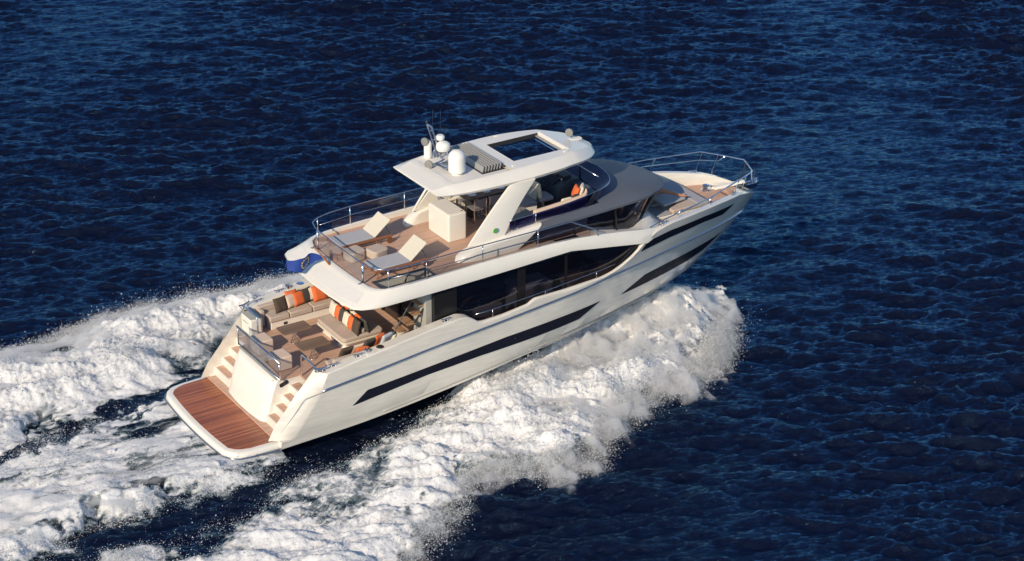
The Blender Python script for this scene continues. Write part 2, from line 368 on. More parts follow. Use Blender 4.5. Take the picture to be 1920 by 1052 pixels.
def build_sea():
    fu = np.arange(-33, 33.01, 0.062); fv = np.arange(-34, 44.01, 0.078)
    def grow(e, n=150, first=.1, k=1.062):
        return e + np.cumsum(first*k**np.arange(n))
    u = np.concatenate([-grow(33)[::-1], fu, grow(33)]); v = np.concatenate([-grow(34)[::-1], fv, grow(44)])
    U, V = np.meshgrid(u, v, indexing='ij')
    d = np.maximum(np.maximum(np.abs(U) - 33, np.maximum(V - 44, -34 - V)), 0)
    amp = np.clip(1 - d/130, 0, 1)
    h, dx, dy = sea(U, V, amp)
    X = G0[0] + UF.x*U + VF.x*V; Y = G0[1] + UF.y*U + VF.y*V
    near = d < 1
    m, lift, q = foam_fields(X, Y)
    calm = np.exp(-((X - 9)/13)**4)*np.exp(-(Y/3.0)**4)           # the hull presses the sea flat beneath it
    h = h*(1 - 0.8*calm)
    # bow-wave trough along the starboard side aft, and a shoulder outside the wake
    h += -0.10*np.exp(-((Y - (inS(X) + .35))/.7)**2)*np.interp(X, [-8, 0, 6, 8], [0, 1, 1, 0])
    X2 = X + UF.x*dx*(1-calm) + VF.x*dy*(1-calm); Y2 = Y + UF.y*dx*(1-calm) + VF.y*dy*(1-calm)
    o = grid_mesh("water", X2, Y2, h - 0.03*np.clip(m*2, 0, 1))
    o.data.materials.append(WATER); o["kind"] = "structure"; o["label"] = "dark navy sea with short wind waves"
    return o
build_sea()

def foam_material():
    m = bpy.data.materials.new("foam"); m.use_nodes = True; nt = m.node_tree; N = nt.nodes; L = nt.links; N.remove(N["Principled BSDF"]); out = N["Material Output"]
    at = N.new("ShaderNodeAttribute"); at.attribute_name = "cover"
    g = N.new("ShaderNodeNewGeometry")
    mp = N.new("ShaderNodeMapping"); mp.inputs["Scale"].default_value = (0.55, 1.0, 1.0); mp.inputs["Rotation"].default_value = (0, 0, math.radians(-8)); L.new(g.outputs["Position"], mp.inputs[0])
    n1 = N.new("ShaderNodeTexNoise"); n1.inputs["Scale"].default_value = 3.2; n1.inputs["Detail"].default_value = 9; n1.inputs["Roughness"].default_value = 0.72; n1.inputs["Distortion"].default_value = 0.6
    L.new(mp.outputs[0], n1.inputs[0])
    vo = N.new("ShaderNodeTexVoronoi"); vo.feature = 'DISTANCE_TO_EDGE'; vo.inputs["Scale"].default_value = 5.0; L.new(n1.outputs["Color"], vo.inputs[0])
    vo2 = N.new("ShaderNodeTexVoronoi"); vo2.feature = 'DISTANCE_TO_EDGE'; vo2.inputs["Scale"].default_value = 3.4
    ds = N.new("ShaderNodeVectorMath"); ds.operation = 'MULTIPLY_ADD'; ds.inputs[1].default_value = (0.5, 0.5, 0.5); L.new(n1.outputs["Color"], ds.inputs[0]); L.new(mp.outputs[0], ds.inputs[2])
    L.new(ds.outputs[0], vo2.inputs[0])
    lace = N.new("ShaderNodeMapRange"); lace.inputs[1].default_value = 0.0; lace.inputs[2].default_value = 0.16; lace.inputs[3].default_value = 0.16; lace.inputs[4].default_value = -0.10; L.new(vo2.outputs["Distance"], lace.inputs[0])
    # opacity = smoothstep(cover + noise + lace)
    a = N.new("ShaderNodeMath"); a.operation = 'MULTIPLY_ADD'; a.inputs[1].default_value = 1.5; L.new(at.outputs["Fac"], a.inputs[0]); L.new(lace.outputs[0], a.inputs[2])
    b = N.new("ShaderNodeMath"); b.operation = 'MULTIPLY_ADD'; b.inputs[1].default_value = 1.5; L.new(n1.outputs["Fac"], b.inputs[0]); L.new(a.outputs[0], b.inputs[2])
    op = N.new("ShaderNodeMapRange"); op.interpolation_type = 'SMOOTHSTEP'; op.inputs[1].default_value = 1.0; op.inputs[2].default_value = 2.02; L.new(b.outputs[0], op.inputs[0])
    cr = N.new("ShaderNodeValToRGB"); e = cr.color_ramp.elements; e[0].position = 0.0; e[0].color = (0.10, 0.26, 0.33, 1); e[1].position = 0.75; e[1].color = (0.95, 0.955, 0.96, 1)
    k = cr.color_ramp.elements.new(0.35); k.color = (0.42, 0.53, 0.58, 1)
    L.new(op.outputs[0], cr.inputs[0])
    n3 = N.new("ShaderNodeTexNoise"); n3.inputs["Scale"].default_value = 11; n3.inputs["Detail"].default_value = 8; n3.inputs["Roughness"].default_value = 0.75; L.new(g.outputs["Position"], n3.inputs[0])
    bp = N.new("ShaderNodeBump"); bp.inputs["Strength"].default_value = 0.6; bp.inputs["Distance"].default_value = 0.08; L.new(n3.outputs["Fac"], bp.inputs["Height"])
    df = N.new("ShaderNodeBsdfDiffuse"); L.new(cr.outputs[0], df.inputs[0]); L.new(bp.outputs[0], df.inputs["Normal"])
    tl = N.new("ShaderNodeBsdfTranslucent"); L.new(cr.outputs[0], tl.inputs[0]); L.new(bp.outputs[0], tl.inputs["Normal"])
    sd = N.new("ShaderNodeMixShader"); sd.inputs[0].default_value = 0.18; L.new(df.outputs[0], sd.inputs[1]); L.new(tl.outputs[0], sd.inputs[2])
    tr = N.new("ShaderNodeBsdfTransparent"); mx = N.new("ShaderNodeMixShader"); L.new(op.outputs[0], mx.inputs[0]); L.new(tr.outputs[0], mx.inputs[1]); L.new(sd.outputs[0], mx.inputs[2])
    L.new(mx.outputs[0], out.inputs[0]); return m

def octa_cloud(name, P, S, m):
    """Many small faceted drops as one mesh."""
    B = np.array([(.94,0,-.33),(-.47,.82,-.33),(-.47,-.82,-.33),(0,0,1)], np.float32)*1.15
    T = np.array([(0,1,3),(1,2,3),(2,0,3),(0,2,1)])
    n = len(P); A = RNG.uniform(0, 6.28, n)
    V = np.repeat(B[None], n, 0)*(S[:, None]*RNG.uniform(.6, 1.5, (n, 3)))[:, None, :]
    c, s = np.cos(A)[:, None], np.sin(A)[:, None]
    x = V[..., 0]*c - V[..., 2]*s; z = V[..., 0]*s + V[..., 2]*c
    V = np.stack([x, V[..., 1], z], -1) + P[:, None, :]
    F = (T[None] + (np.arange(n)*4)[:, None, None]).reshape(-1)
    me = bpy.data.meshes.new(name); me.vertices.add(n*4); me.vertices.foreach_set("co", V.astype(np.float32).ravel())
    me.loops.add(len(F)); me.loops.foreach_set("vertex_index", F.astype(np.int32))
    me.polygons.add(len(F)//3); me.polygons.foreach_set("loop_start", np.arange(0, len(F), 3, dtype=np.int32)); me.update(calc_edges=True); me.shade_smooth()
    me.materials.append(m); o = bpy.data.objects.new(name, me); col.objects.link(o); return o

def build_foam():
    dx = 0.045
    x = np.arange(-15.5, 21.2, dx); y = np.arange(-16.0, 9.6, dx)
    X, Y = np.meshgrid(x, y, indexing='ij'); sh = X.shape
    warp = noise_field(sh, dx, 3.0, 0.25, 2.2); warp2 = noise_field(sh, dx, 1.2, 0.12, 2.0)
    m, _, q = foam_fields(X + .25*warp2 + .2*warp, Y + .38*warp + .22*np.roll(warp2, 200, 0))
    _, lift, _ = foam_fields(X, Y + .15*warp)
    big = noise_field(sh, dx, 2.2, 0.3, 2.6, 1.5); mid = np.abs(noise_field(sh, dx, .9, 0.12, 2.2, 1.3)); fine = noise_field(sh, dx, .30, 0.05, 1.3, 1.2)
    U, V = to_uv(X, Y); h, _, _ = sea(U, V)
    puff = 0.12*big + 0.12*(mid - .8) + 0.065*fine
    streak = noise_field(sh, dx, 1.1, 0.07, 1.7, 7.0)
    wC = np.clip((3.2 - X)/1.0, 0, 1)*np.clip((Y - lowC(X))/.4, 0, 1)*np.clip((strk(X) + 1.6 - Y)/.8, 0, 1)
    under = (np.abs(Y) < 2.75) & (X < 3.2) & (X > .1)
    hull = np.exp(-((X - 9)/13)**4)*np.exp(-(Y/3.0)**4)
    rough = np.clip(.12 + lift*0.55, 0, .50)*np.clip(m*1.4, 0, 1)
    Z = h*(1 - .8*hull) + lift*(1 + .18*big*np.interp(X, [12, 17], [1, .35]))*np.clip(m*1.6, .15, 1) + rough*puff*(1 - .6*wC) + .035*streak*wC + 0.015
    Z = np.where(under, np.minimum(Z, .24), Z)
    cover = m*(0.84 + 0.08*big) - .08*np.clip(-big, 0, 3) - .20*streak*wC - .03*fine + .14*wC + .16*q*(X > 8)*(Y < 0)
    Yk = Y + .10*warp; cover += np.clip((2.6 - X)/.8, 0, 1)*(-.75*np.exp(-((Yk - strk(X) - .02)/np.interp(X, [-12, -5, 2.5], [.42, .34, .24]))**2) - .16*np.exp(-((Yk - strk2(X))/.30)**2) + .16*np.exp(-((Yk - strk(X) + .75)/.4)**2))
    lift = lift*1.0
    keep = (m[:-1, :-1] > 0.02) | (m[1:, 1:] > 0.02)
    inside = (np.abs(Y) < np.interp(X, [2, 11, 13, 15, 16], [2.0, 1.7, 1.1, .4, .05])) & (X > 2.6) & (X < 16)
    keep &= ~inside[:-1, :-1]
    o = grid_mesh("wake_foam", X, Y, Z, keep, {"cover": cover}); o.data.materials.append(foam_material())
    o["kind"] = "stuff"; tag(o, "churned white foam of the bow wave and wake spread on the dark sea", "foam")
    # --- flying drops: densest over the bow wave and along the ragged outer edges
    sm = bpy.data.materials.new("spray_drops"); sm.use_nodes = True; sn = sm.node_tree.nodes; sk = sm.node_tree.links; sn.remove(sn["Principled BSDF"])
    s1 = sn.new("ShaderNodeBsdfDiffuse"); s2 = sn.new("ShaderNodeBsdfTranslucent"); s3 = sn.new("ShaderNodeMixShader"); s3.inputs[0].default_value = 0.5
    for q_ in (s1, s2): q_.inputs[0].default_value = (0.95, 0.96, 0.97, 1)
    sk.new(s1.outputs[0], s3.inputs[1]); sk.new(s2.outputs[0], s3.inputs[2]); sk.new(s3.outputs[0], sn["Material Output"].inputs[0])
    eS = np.exp(-((Y - outS(X) - .10)/.50)**2)*(X < 20.4)*np.interp(X, [-9, 2, 8, 20], [.25, .5, 1, 1.4]); eP = np.exp(-((Y - outP(X) + .20)/.50)**2)*np.interp(X, [-14, 8, 12], [1, 1, .6])*1.1
    bow = np.clip(lift - .25, 0, 1)*.45*(Y < 0)*(X > 6) + .35*np.clip(lift - .3, 0, 1)*(Y > 2.8)
    trail = .25*np.exp(-((Y - inS(X) + .3)/.5)**2)*(X < 9) + .3*np.exp(-((Y - lowC(X) - .2)/.4)**2)*(X < 3) + .05*np.clip(m, 0, 1)
    Wt = (eS + eP + bow + trail)*np.clip(.15 + m + .9*(eS + eP), 0, 1)*np.exp(.8*big); Wt = np.where(under | inside | (np.abs(Y) < 2.2)*(X > 2), 0, Wt)
    Wt = Wt.ravel()/Wt.sum()
    n = 700000
    pick = RNG.choice(len(Wt), n, p=Wt); px = X.ravel()[pick]; py = Y.ravel()[pick]; pz = np.maximum(Z.ravel()[pick], h.ravel()[pick]); lf = lift.ravel()[pick]
    up = RNG.exponential(1, n)*(0.04 + 0.15*lf + .10*np.interp(px, [8, 15, 20], [0, 1, 2.0])*(py < 0))
    out = np.where(py < 0, -1, 1)*up*RNG.uniform(0, .9, n)
    P = np.stack([px + RNG.normal(0, .10, n) + up*RNG.uniform(-.3, .3, n), py + RNG.normal(0, .10, n) + out, pz + up + RNG.normal(0, .03, n)], 1)
    S = np.clip(RNG.lognormal(math.log(.0060), .58, n), .0025, .024)
    o = octa_cloud("spray", P, S, sm); o["kind"] = "stuff"; tag(o, "fine white spray drops flying off the bow wave and wake edges", "spray")
build_foam()

def build_mist():
    """The fine airborne spray: a thin closed veil of white droplets too small to see, over the bow wave and the wake's outer edges."""
    dx = 0.11
    x = np.arange(-12, 21.4, dx); y = np.arange(-14.5, 9.8, dx); X, Y = np.meshgrid(x, y, indexing='ij'); sh = X.shape
    w1 = noise_field(sh, dx, 2.4, .35, 2.2); w2 = noise_field(sh, dx, .9, .22, 1.6)
    Ys = Y + .30*w1 + .14*w2
    m, lift, q = foam_fields(X + .2*w2, Ys)
    eS = np.exp(-((Ys - outS(X) - .25)/.62)**2)*np.interp(X, [-12, 2, 8, 14, 19, 20.2, 20.6], [.10, .35, .7, 1.0, 1.25, .8, 0])
    eP = np.exp(-((Ys - outP(X) + .35)/.7)**2)*np.interp(X, [-12, 2, 9, 18, 20.5], [.55, .8, .9, .9, 0])
    body = np.clip(lift - .2, 0, 1.2)*np.interp(X, [4, 9, 20], [.0, .45, .75])*(Y < 0) + .35*np.clip(lift - .2, 0, 1)*(Y > 2.6)
    ctr = .15*np.clip((1.6 - X)/2.5, 0, 1)*np.clip((Ys - lowC(X) - .1)/.6, 0, 1)*np.clip((strk2(X) + .3 - Ys)/.8, 0, 1)
    t = (0.36*eS + .34*eP + .85*body + ctr)*np.clip(1 + .24*w1 + .26*w2, .1, 2.0) - .03
    inside = (np.abs(Y) < np.interp(X, [1.9, 2, 8, 11, 13, 15, 17, 19], [0, 2.5, 2.35, 2.1, 1.7, 1.1, .5, 0])) & (X > 1.9) & (X < 19)
    t = np.where(inside, -1, t); t[0] = t[-1] = -1; t[:, 0] = t[:, -1] = -1
    U, V = to_uv(X, Y); h, _, _ = sea(U, V); base = h + .75*lift + .01
    ok = t > 0; r, c = sh
    F = ok[:-1, :-1] & ok[1:, :-1] & ok[1:, 1:] & ok[:-1, 1:]
    idx = np.arange(r*c).reshape(sh); used = np.zeros(sh, bool)
    for a, b in ((slice(None, -1), slice(None, -1)), (slice(1, None), slice(None, -1)), (slice(1, None), slice(1, None)), (slice(None, -1), slice(1, None))): used[a, b] |= F
    # vertices on the veil's border close to zero thickness so that it feathers out
    full_ = np.zeros(sh, int)
    for a, b in ((slice(None, -1), slice(None, -1)), (slice(1, None), slice(None, -1)), (slice(1, None), slice(1, None)), (slice(None, -1), slice(1, None))): full_[a, b] += F
    t = np.where(full_ == 4, t, .004)
    remap = np.full(r*c, -1); k = np.flatnonzero(used.ravel()); remap[k] = np.arange(len(k)); n = len(k)
    co = np.concatenate([np.stack([X.ravel()[k], Y.ravel()[k], (base + t).ravel()[k]], 1), np.stack([X.ravel()[k], Y.ravel()[k], base.ravel()[k]], 1)])
    i, j = np.nonzero(F); q4 = remap[np.stack([idx[i, j], idx[i+1, j], idx[i+1, j+1], idx[i, j+1]], 1)]
    faces = [q4, q4[:, ::-1] + n]
    P_ = np.pad(F, 1); Fi, Fj = i + 1, j + 1
    for (di, dj, a, b) in ((0, -1, 0, 1), (1, 0, 1, 2), (0, 1, 2, 3), (-1, 0, 3, 0)):
        e = ~P_[Fi + di, Fj + dj]; A, B = q4[e, a], q4[e, b]; faces.append(np.stack([B, A, A + n, B + n], 1))
    faces = np.concatenate(faces)
    me = bpy.data.meshes.new("spray_mist"); me.vertices.add(len(co)); me.vertices.foreach_set("co", co.astype(np.float32).ravel())
    me.loops.add(faces.size); me.loops.foreach_set("vertex_index", faces.ravel().astype(np.int32))
    me.polygons.add(len(faces)); me.polygons.foreach_set("loop_start", np.arange(0, faces.size, 4, dtype=np.int32)); me.update(calc_edges=True)
    mm = bpy.data.materials.new("mist_veil"); mm.use_nodes = True; N = mm.node_tree.nodes; N.remove(N["Principled BSDF"])
    v = N.new("ShaderNodeVolumePrincipled"); v.inputs["Color"].default_value = (1, 1, 1, 1); v.inputs["Density"].default_value = 2.6; v.inputs["Anisotropy"].default_value = 0.0
    mm.node_tree.links.new(v.outputs[0], N["Material Output"].inputs["Volume"]); me.materials.append(mm)
    o = bpy.data.objects.new("spray_mist", me); col.objects.link(o); o["kind"] = "stuff"; tag(o, "soft white mist of fine spray hanging over the bow wave", "mist")
scene.cycles.volume_bounces = 4
build_mist()

# ---------------------------------------------------------------- the motor yacht (boat axes: x ahead from the stern, y to port, z up)
yacht = thing("motor_yacht", "cream white motor yacht with flybridge and hardtop running at speed", "yacht")
Y = yacht
YD = pchip([2,6,10,13,15,17,18,19,20,20.7,21.2,21.5,21.7], [2.7,2.78,2.8,2.7,2.52,2.15,1.9,1.6,1.22,.9,.58,.32,0.02])
YR = pchip([2,8,12,14,16,18,19.5,20.5,21,21.35], [2.68,2.77,2.72,2.5,2.12,1.55,1.0,.55,.28,0.02])
YC = pchip([2,8,11,13,15,17,18,18.8], [2.58,2.55,2.35,2.0,1.45,.75,.38,0.02])
ZC = pchip([2,4.4,6,7.5,9,11,13,15,17,18.8], [.2,.26,.36,.5,.65,.8,.84,.8,.72,.76])
ZR = pchip([2,3.47,5.14,6.97,9.78,12.9,14.74,16.5,18,19.5,20.9,21.35], [1.70,1.84,2.01,2.22,2.47,2.72,2.82,2.84,2.78,2.68,2.54,2.46])
ZDp = plin([(2,2.18),(3.6,2.38),(5.14,2.61),(6.97,2.85),(8.2,2.985),(8.45,2.95),(8.62,2.84),(8.8,2.70),(9.0,2.66),(9.7,2.69),(10.66,2.80),(10.78,2.90),(10.9,2.93),(12,2.91),(13.5,2.93),(13.9,2.99),(14.3,3.11),(14.7,3.28),(15.0,3.46),(15.2,3.62),(15.73,3.86),(16.2,3.93),(16.6,3.955),(17.77,3.9),(18.95,3.82),(20.2,3.68),(20.7,3.53),(21.07,3.38),(21.5,3.16),(21.7,3.02)])
def capw(x): return float(np.interp(x, [2, 8.2, 8.7, 15, 15.4, 17, 20.5, 21.4, 21.7], [.40, .40, .12, .12, .22, .24, .26, .25, 0]))
def inner_z(x): return float(np.interp(x, [2, 2.05, 2.65, 2.66, 8.4, 8.41, 15.0, 15.2, 20.6, 20.62], [.44, .44, .44, 1.7, 1.7, 2.12, 2.12, 3.26, 3.26, 3.3]))
def hull_station(s):
    """One frame of the hull, keel to bulwark cap, s from 0 (stern) to 1 (stem)."""
    xk = 2.08 + s*(15.6 - 2.08); xc = 2.08 + s*(18.8 - 2.08); xb = 2.08 + s*(19.5 - 2.08); xb2 = 2.42 + s*(19.56 - 2.42)
    xm = 3.06 + s*(20.55 - 3.06); xr = 3.40 + s*(21.35 - 3.40); xd = 3.64 + s*(21.7 - 3.64)
    yc, zc = float(YC(xc)), float(ZC(xc)); yr, zr = float(YR(xr)), float(ZR(xr)); yd, zd = float(YD(xd)), float(ZDp(xd))
    zb = zc + .24 + .04*s; t = min(1, (1-s)/.06)
    yb = yc + .06*t
    lev = [(xk, 0, float(np.interp(xk, [2, 10, 14, 15.6], [-.62, -.66, -.5, -.26]))), (xc, yc, zc), (xc + (xb-xc)*.15, yc + .05*t, zc + .05), (xb, yb, zb), (xb2, yb + .004, zb + .03)]
    for k in (.33, .66):                                          # flare between the spray knuckle and the rub rail
        xx = xb2 + (xr - xb2)*k if k < .5 else xb2 + (xr - xb2)*k
        fl = k - .30*math.sin(math.pi*k)*float(np.interp(s, [0, .45, .9], [-.25, -.05, .35]))
        x2 = (xb2*(1-k) + xr*k) if s > .0 else (xb2*(1-k) + xr*k)
        lev.append((x2, (yb*(1-fl) + yr*fl), zb*(1-k) + zr*k))
    cw = capw(xd)
    lev += [(xr, yr, zr), (xd*.5 + xr*.5, (yr + yd)/2 + .03*t, (zr + zd)/2 + .02), (xd, yd, zd - .03), (xd, yd - .03*t, zd), (xd, max(.004, yd - cw + .03*t), zd), (xd, max(.002, yd - cw), zd - .04), (xd, max(.001, min(yd - cw - .02*t, yr - .16 if 9 < xd < 15.2 else 9)), min(zd - .06, max(inner_z(xd), zr - .12 if 10 < xd < 15.2 else 0)))]
    return lev
S_ = np.unique(np.concatenate([np.linspace(0, .85, 120), np.linspace(.85, 1, 45)]))
hb = MB(); hb.loft([[(x, -y, z) for x, y, z in hull_station(s)] for s in S_], closed=False)
# quarter panels: from the hull's slanted after edge in to the edge of the side steps, and the inner wing wall
def wing(mb):
    e = hull_station(0.0); outer = [e[4], e[5], e[6], e[7], e[8], e[9], e[10]]
    inn = []
    for x, y, z in outer:
        zi = np.interp(z, [outer[0][2], outer[-1][2]], [.47, 2.38]); inn.append((1.86 + (zi - .7)*.905 if zi > .7 else 1.80 + (zi-.47)*.26, 2.31, zi))
    o2 = [(x, -y, z) for x, y, z in outer]; i2 = [(x, -y, z) for x, y, z in inn]
    mid = [tuple((np.array(a)*.5 + np.array(b)*.5) + np.array((-.04, -.03, 0))) for a, b in zip(o2, i2)]
    mb.loft([o2, mid, i2], closed=False)
    wall = [(x, -2.31, max(.44, 0)) for x, y, z in i2]
    mb.loft([i2, [(min(x + .02, 3.7), -2.312, .43) for x, _, _ in i2]], closed=False)
    top = [i2[-1], (3.64, -2.31, 2.385), (3.64, -2.67, 2.385), o2[-1]]
    mb.add(top, [(0, 1, 2, 3)])
    # foot beside the platform
    mb.add([(2.08, -2.64, .46), (2.7, -2.64, .47), (2.7, -2.2, .47), (2.08, -2.2, .46)], [(0, 1, 2, 3)])
    mb.add([(2.08, -2.64, .46), (2.08, -2.58, .2), (2.08, 0, -.6), (2.08, 0, .4), (2.08, -2.2, .46)], [(0, 1, 2, 3, 4)])
wing(hb)
hb.mirror()
hull = hb.build("hull", "hull_paint", Y, angle=36)
BV = BVHTree.FromPolygons([Vector(v) for v in hb.v], hb.f)
def on_hull(x, z, side=-1, off=.012):
    h = BV.ray_cast(Vector((x, side*8, z)), Vector((0, -side, 0)))
    if h[0] is None: return Vector((x, side*2.5, z))
    n = h[1]; n = n if n.y*side > 0 else -n
    return h[0] + n*off
def hull_patch(low, up, m, name, n=46, k=5, off=.012):
    """A window laid on the hull skin between a lower and an upper edge, on both sides."""
    def along(pl, t):
        P = np.array(pl); d = np.concatenate([[0], np.cumsum(np.hypot(*np.diff(P, axis=0).T))]); d /= d[-1]
        return np.interp(t, d, P[:, 0]), np.interp(t, d, P[:, 1])
    for side in (-1, 1):
        rings = []
        for i in range(n + 1):
            a = along(low, i/n); b = along(up, i/n)
            rings.append([on_hull(a[0]*(1-j/k) + b[0]*j/k, a[1]*(1-j/k) + b[1]*j/k, side, off) for j in range(k + 1)])
        MB().loft(rings, closed=False).build(name, m, Y, angle=60, solid=.02)
hull_patch([(4.45,1.03),(7,1.33),(9,1.44),(11.1,1.46),(12.85,1.49)], [(4.95,1.43),(7.26,1.62),(9.88,1.83),(11.8,1.88),(13.68,1.88)], "black_glass", "hull_window")
hull_patch([(14.72,1.74),(16.7,1.66),(18.2,1.61),(19.1,1.68)], [(15.74,2.15),(17.0,2.14),(18.5,2.08),(20.0,2.03)], "black_glass", "hull_window")
hull_patch([(15.12,3.34),(16.5,3.39),(18.2,3.33),(19.40,3.17)], [(15.38,3.62),(16.5,3.66),(18.2,3.57),(19.95,3.37)], "black_glass", "hull_window")
for side in (-1, 1):                                               # steel rub rail, and a darker tube standing in for the groove's shadow along the spray knuckle
    pts = [(x, side*(float(YR(x)) + .015), float(ZR(x))) for x in np.linspace(3.42, 21.2, 70)]
    MB().tube(pts, .038, 8).build("rub_rail", "steel_blue", Y, angle=180)
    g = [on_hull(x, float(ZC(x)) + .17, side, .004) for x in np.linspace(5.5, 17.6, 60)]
    MB().tube(g, .022, 6).build("groove_shadow_line", "lining", Y, angle=180)
    e = [(3.02, side*2.66, .62), (2.98, side*2.655, .9)]
    for x0, z0 in ((16.62, 0), (12.98, 0)): pass
    # recess line on the quarter panel
    q = smooth_path([(2.20, side*2.425, .70), (2.53, side*2.485, 1.10), (2.74, side*2.518, 1.376), (2.93, side*2.547, 1.637), (3.10, side*2.604, 1.71), (3.41, side*2.70, 1.80)], 5)
    MB().tube([(x - .045, y + side*.035, z) for x, y, z in q], .009, 6).build("panel_seam", "lining", Y, angle=180)

# swimming platform
def plat_outline(inset, n=16):
    pts = []
    for i in range(n + 1):
        y = -2.0 + 4.0*i/n; pts.append((.36 + inset + .10*(y/2.0)**2, y*(1 - inset*.15)))
    hw = 2.5 - inset
    cor = [(.60 + inset, 2.26 - inset*.6), (.80 + inset*.9, 2.43 - inset*.95)]
    pts = [(2.2, -hw - .03), (1.2, -hw)] + [(x, -y) for x, y in cor[::-1]] + pts + cor + [(1.2, hw), (2.2, hw + .03)]
    return pts
pl = MB(); rings = []
for ins, z in ((.10, .14), (.02, .18), (0, .26), (.015, .34), (.06, .385), (.12, .40)): rings.append([(x, y, z) for x, y in plat_outline(ins)])
pl.loft(rings, closed=True, caps=True); platform = pl.build("swim_platform", "gelcoat", Y, angle=50)
MB().prism([(min(x, 2.18), y) for x, y in plat_outline(.21)], .39, .408).build("teak_inlay", "teak_wet", platform)
MB().tube([(x - .012, y*1.004, .235) for x, y in plat_outline(-.012)], .026, 8).build("steel_trim", "steel_blue", platform, angle=180)
MB().box(2.0, 2.75, -2.3, 2.3, .36, .448).build("platform_landing", "teak", Y, bevel=.01)

# transom block between the two flights of steps
tb = MB(); rings = []
for y in np.linspace(-1.27, 1.27, 15):
    b = -.10*(1 - (y/1.27)**2); e = .10*max(0, abs(y) - 1.1)/.17
    rings.append([(2.17 + b + e, y, .44), (2.28 + b + e, y, .8), (2.44 + b + e, y, 1.35), (2.56 + b + e, y, 1.66), (2.64 + b + e, y, 1.745), (2.84, y, 1.765), (3.6, y, 1.765), (3.6, y, .44)])
tb.loft(rings); transom = tb.build("transom_block", "gelcoat", Y, angle=50)
MB().box(2.60, 2.635, -1.16, 1.16, 1.69, 1.715).build("transom_seam", "frame_wood", transom)
MB().box(2.64, 2.74, -1.27, 1.27, 1.768, 1.785).build("transom_trim", "lining", transom)
MB().prism([(a, b) for a, b in rrect(-.15, .15, -.065, .065, .04)], 0, .012).build("vent", "black_panel", transom)
vent = transom.children[-1]; vent.matrix_local = Matrix.Translation((2.90, -1.272, 1.58)) @ Matrix.Rotation(math.radians(90), 4, 'X') @ Matrix.Rotation(math.radians(18), 4, 'Z')
for side in (-1, 1):
    for i in range(4):
        x0 = 2.26 + .27*i; z = .72 + .265*i; s = MB(); ya, yb = sorted((side*1.27, side*2.312))
        s.box(x0, 3.62, ya, yb, .44 + .265*i - .01*(i > 0), z)
        st = s.build("step", "gelcoat", Y)
        MB().prism([(x0 + .035, ya + .10), (x0 + .30, ya + .06), (x0 + .30, yb - .06), (x0 + .035, yb - .10)], z + .001, z + .012).build("tread", "teak", st)

# cockpit sole, inner bulwark lining, salon floor
MB().box(2.80, 7.6, -1.29, 1.29, 1.72, 1.785).box(3.40, 7.6, -2.33, -1.272, 1.72, 1.78).box(3.40, 7.6, 1.272, 2.33, 1.72, 1.78).build("cockpit_sole", "teak", Y)
MB().loft([[(x, -min(2.3, float(YR(x)) - .55), 1.80), (x, min(2.3, float(YR(x)) - .55), 1.80)] for x in np.linspace(7.6, 15.4, 24)], closed=False).build("salon_sole", "table_wood", Y, solid=.06)
for side in (-1, 1):
    MB().loft([[(x, side*min(2.32, float(YR(x)) - .14), 2.14), (x, side*(float(YR(x)) - .12), 2.14)] for x in np.linspace(7.6, 11.4, 14)], closed=False).build("side_deck", "teak", Y, solid=.05)

# transom balustrade, boarding gates and mooring gear
ba = MB().box(2.715, 2.725, -1.36, 1.36, 1.80, 2.36)
bal = ba.build("glass_balustrade", "clear_glass", Y)
MB().tube([(2.72, -1.44, 2.39), (2.72, 1.44, 2.39)], .032, 8).build("top_rail", "steel_blue", bal, angle=180)
for s in (-1, 1): MB().tube([(2.72, s*1.40, 1.77), (2.72, s*1.40, 2.39)], .024, 8).build("rail_post", "chrome", bal, angle=180)
MB().tube([(2.72, -1.40, 1.81), (2.72, 1.40, 1.81)], .022, 8).build("lower_rail", "steel_blue", bal, angle=180)
for s in (-1, 1):
    MB().tube([(3.42, s*1.45, 1.77), (3.42, s*1.45, 2.44), (3.42, s*1.52, 2.50), (3.42, s*2.28, 2.50), (3.42, s*2.36, 2.44)], .028, 8).build("gate_rail", "chrome", Y, angle=50)
def cleat(x, y, z, ang=0.0, k=1.0):
    M = Matrix.Translation((x, y, z)) @ Matrix.Rotation(ang, 4, 'Z'); mb = MB()
    mb.tube([M @ Vector((a*k, 0, h*k)) for a, h in ((-.16, .085), (-.10, .07), (0, .065), (.10, .07), (.16, .085))], .022*k, 8)
    for a in (-.06, .06): mb.tube([M @ Vector((a*k, 0, -.01)), M @ Vector((a*k, 0, .07*k))], .02*k, 8)
    mb.obox(M @ Vector((0, 0, .004)), (.24*k, .07*k, .012), M.to_3x3())
    mb.build("cleat", "chrome", Y, angle=50)
def zcap(x): return float(ZDp(x))
for s in (-1, 1):
    cleat(3.50, s*2.50, zcap(3.64) + .005, .3*s, 1.3); cleat(3.95, s*2.50, zcap(3.95), .1*s, 1.0); cleat(4.75, s*2.56, zcap(4.75), 0, 1.0); cleat(7.75, s*2.62, zcap(7.75), 0, 1.0)
    cleat(16.2, s*(float(YD(16.2)) - .12), zcap(16.2), -.25*s, 1.0); cleat(19.9, s*(float(YD(19.9)) - .13), zcap(19.9), -.4*s, 0.9)
    fl = MB().lathe([(.13, 0), (.13, .012), (.09, .018)], (5.5, s*2.56, zcap(5.5)), 16); fl.build("fairlead", "chrome", Y)
    MB().lathe([(.085, 0), (.085, .11), (.06, .12), (.055, .05), (.001, .05)], (5.05, s*2.55, zcap(5.05)), 16).build("winch", "chrome", Y)

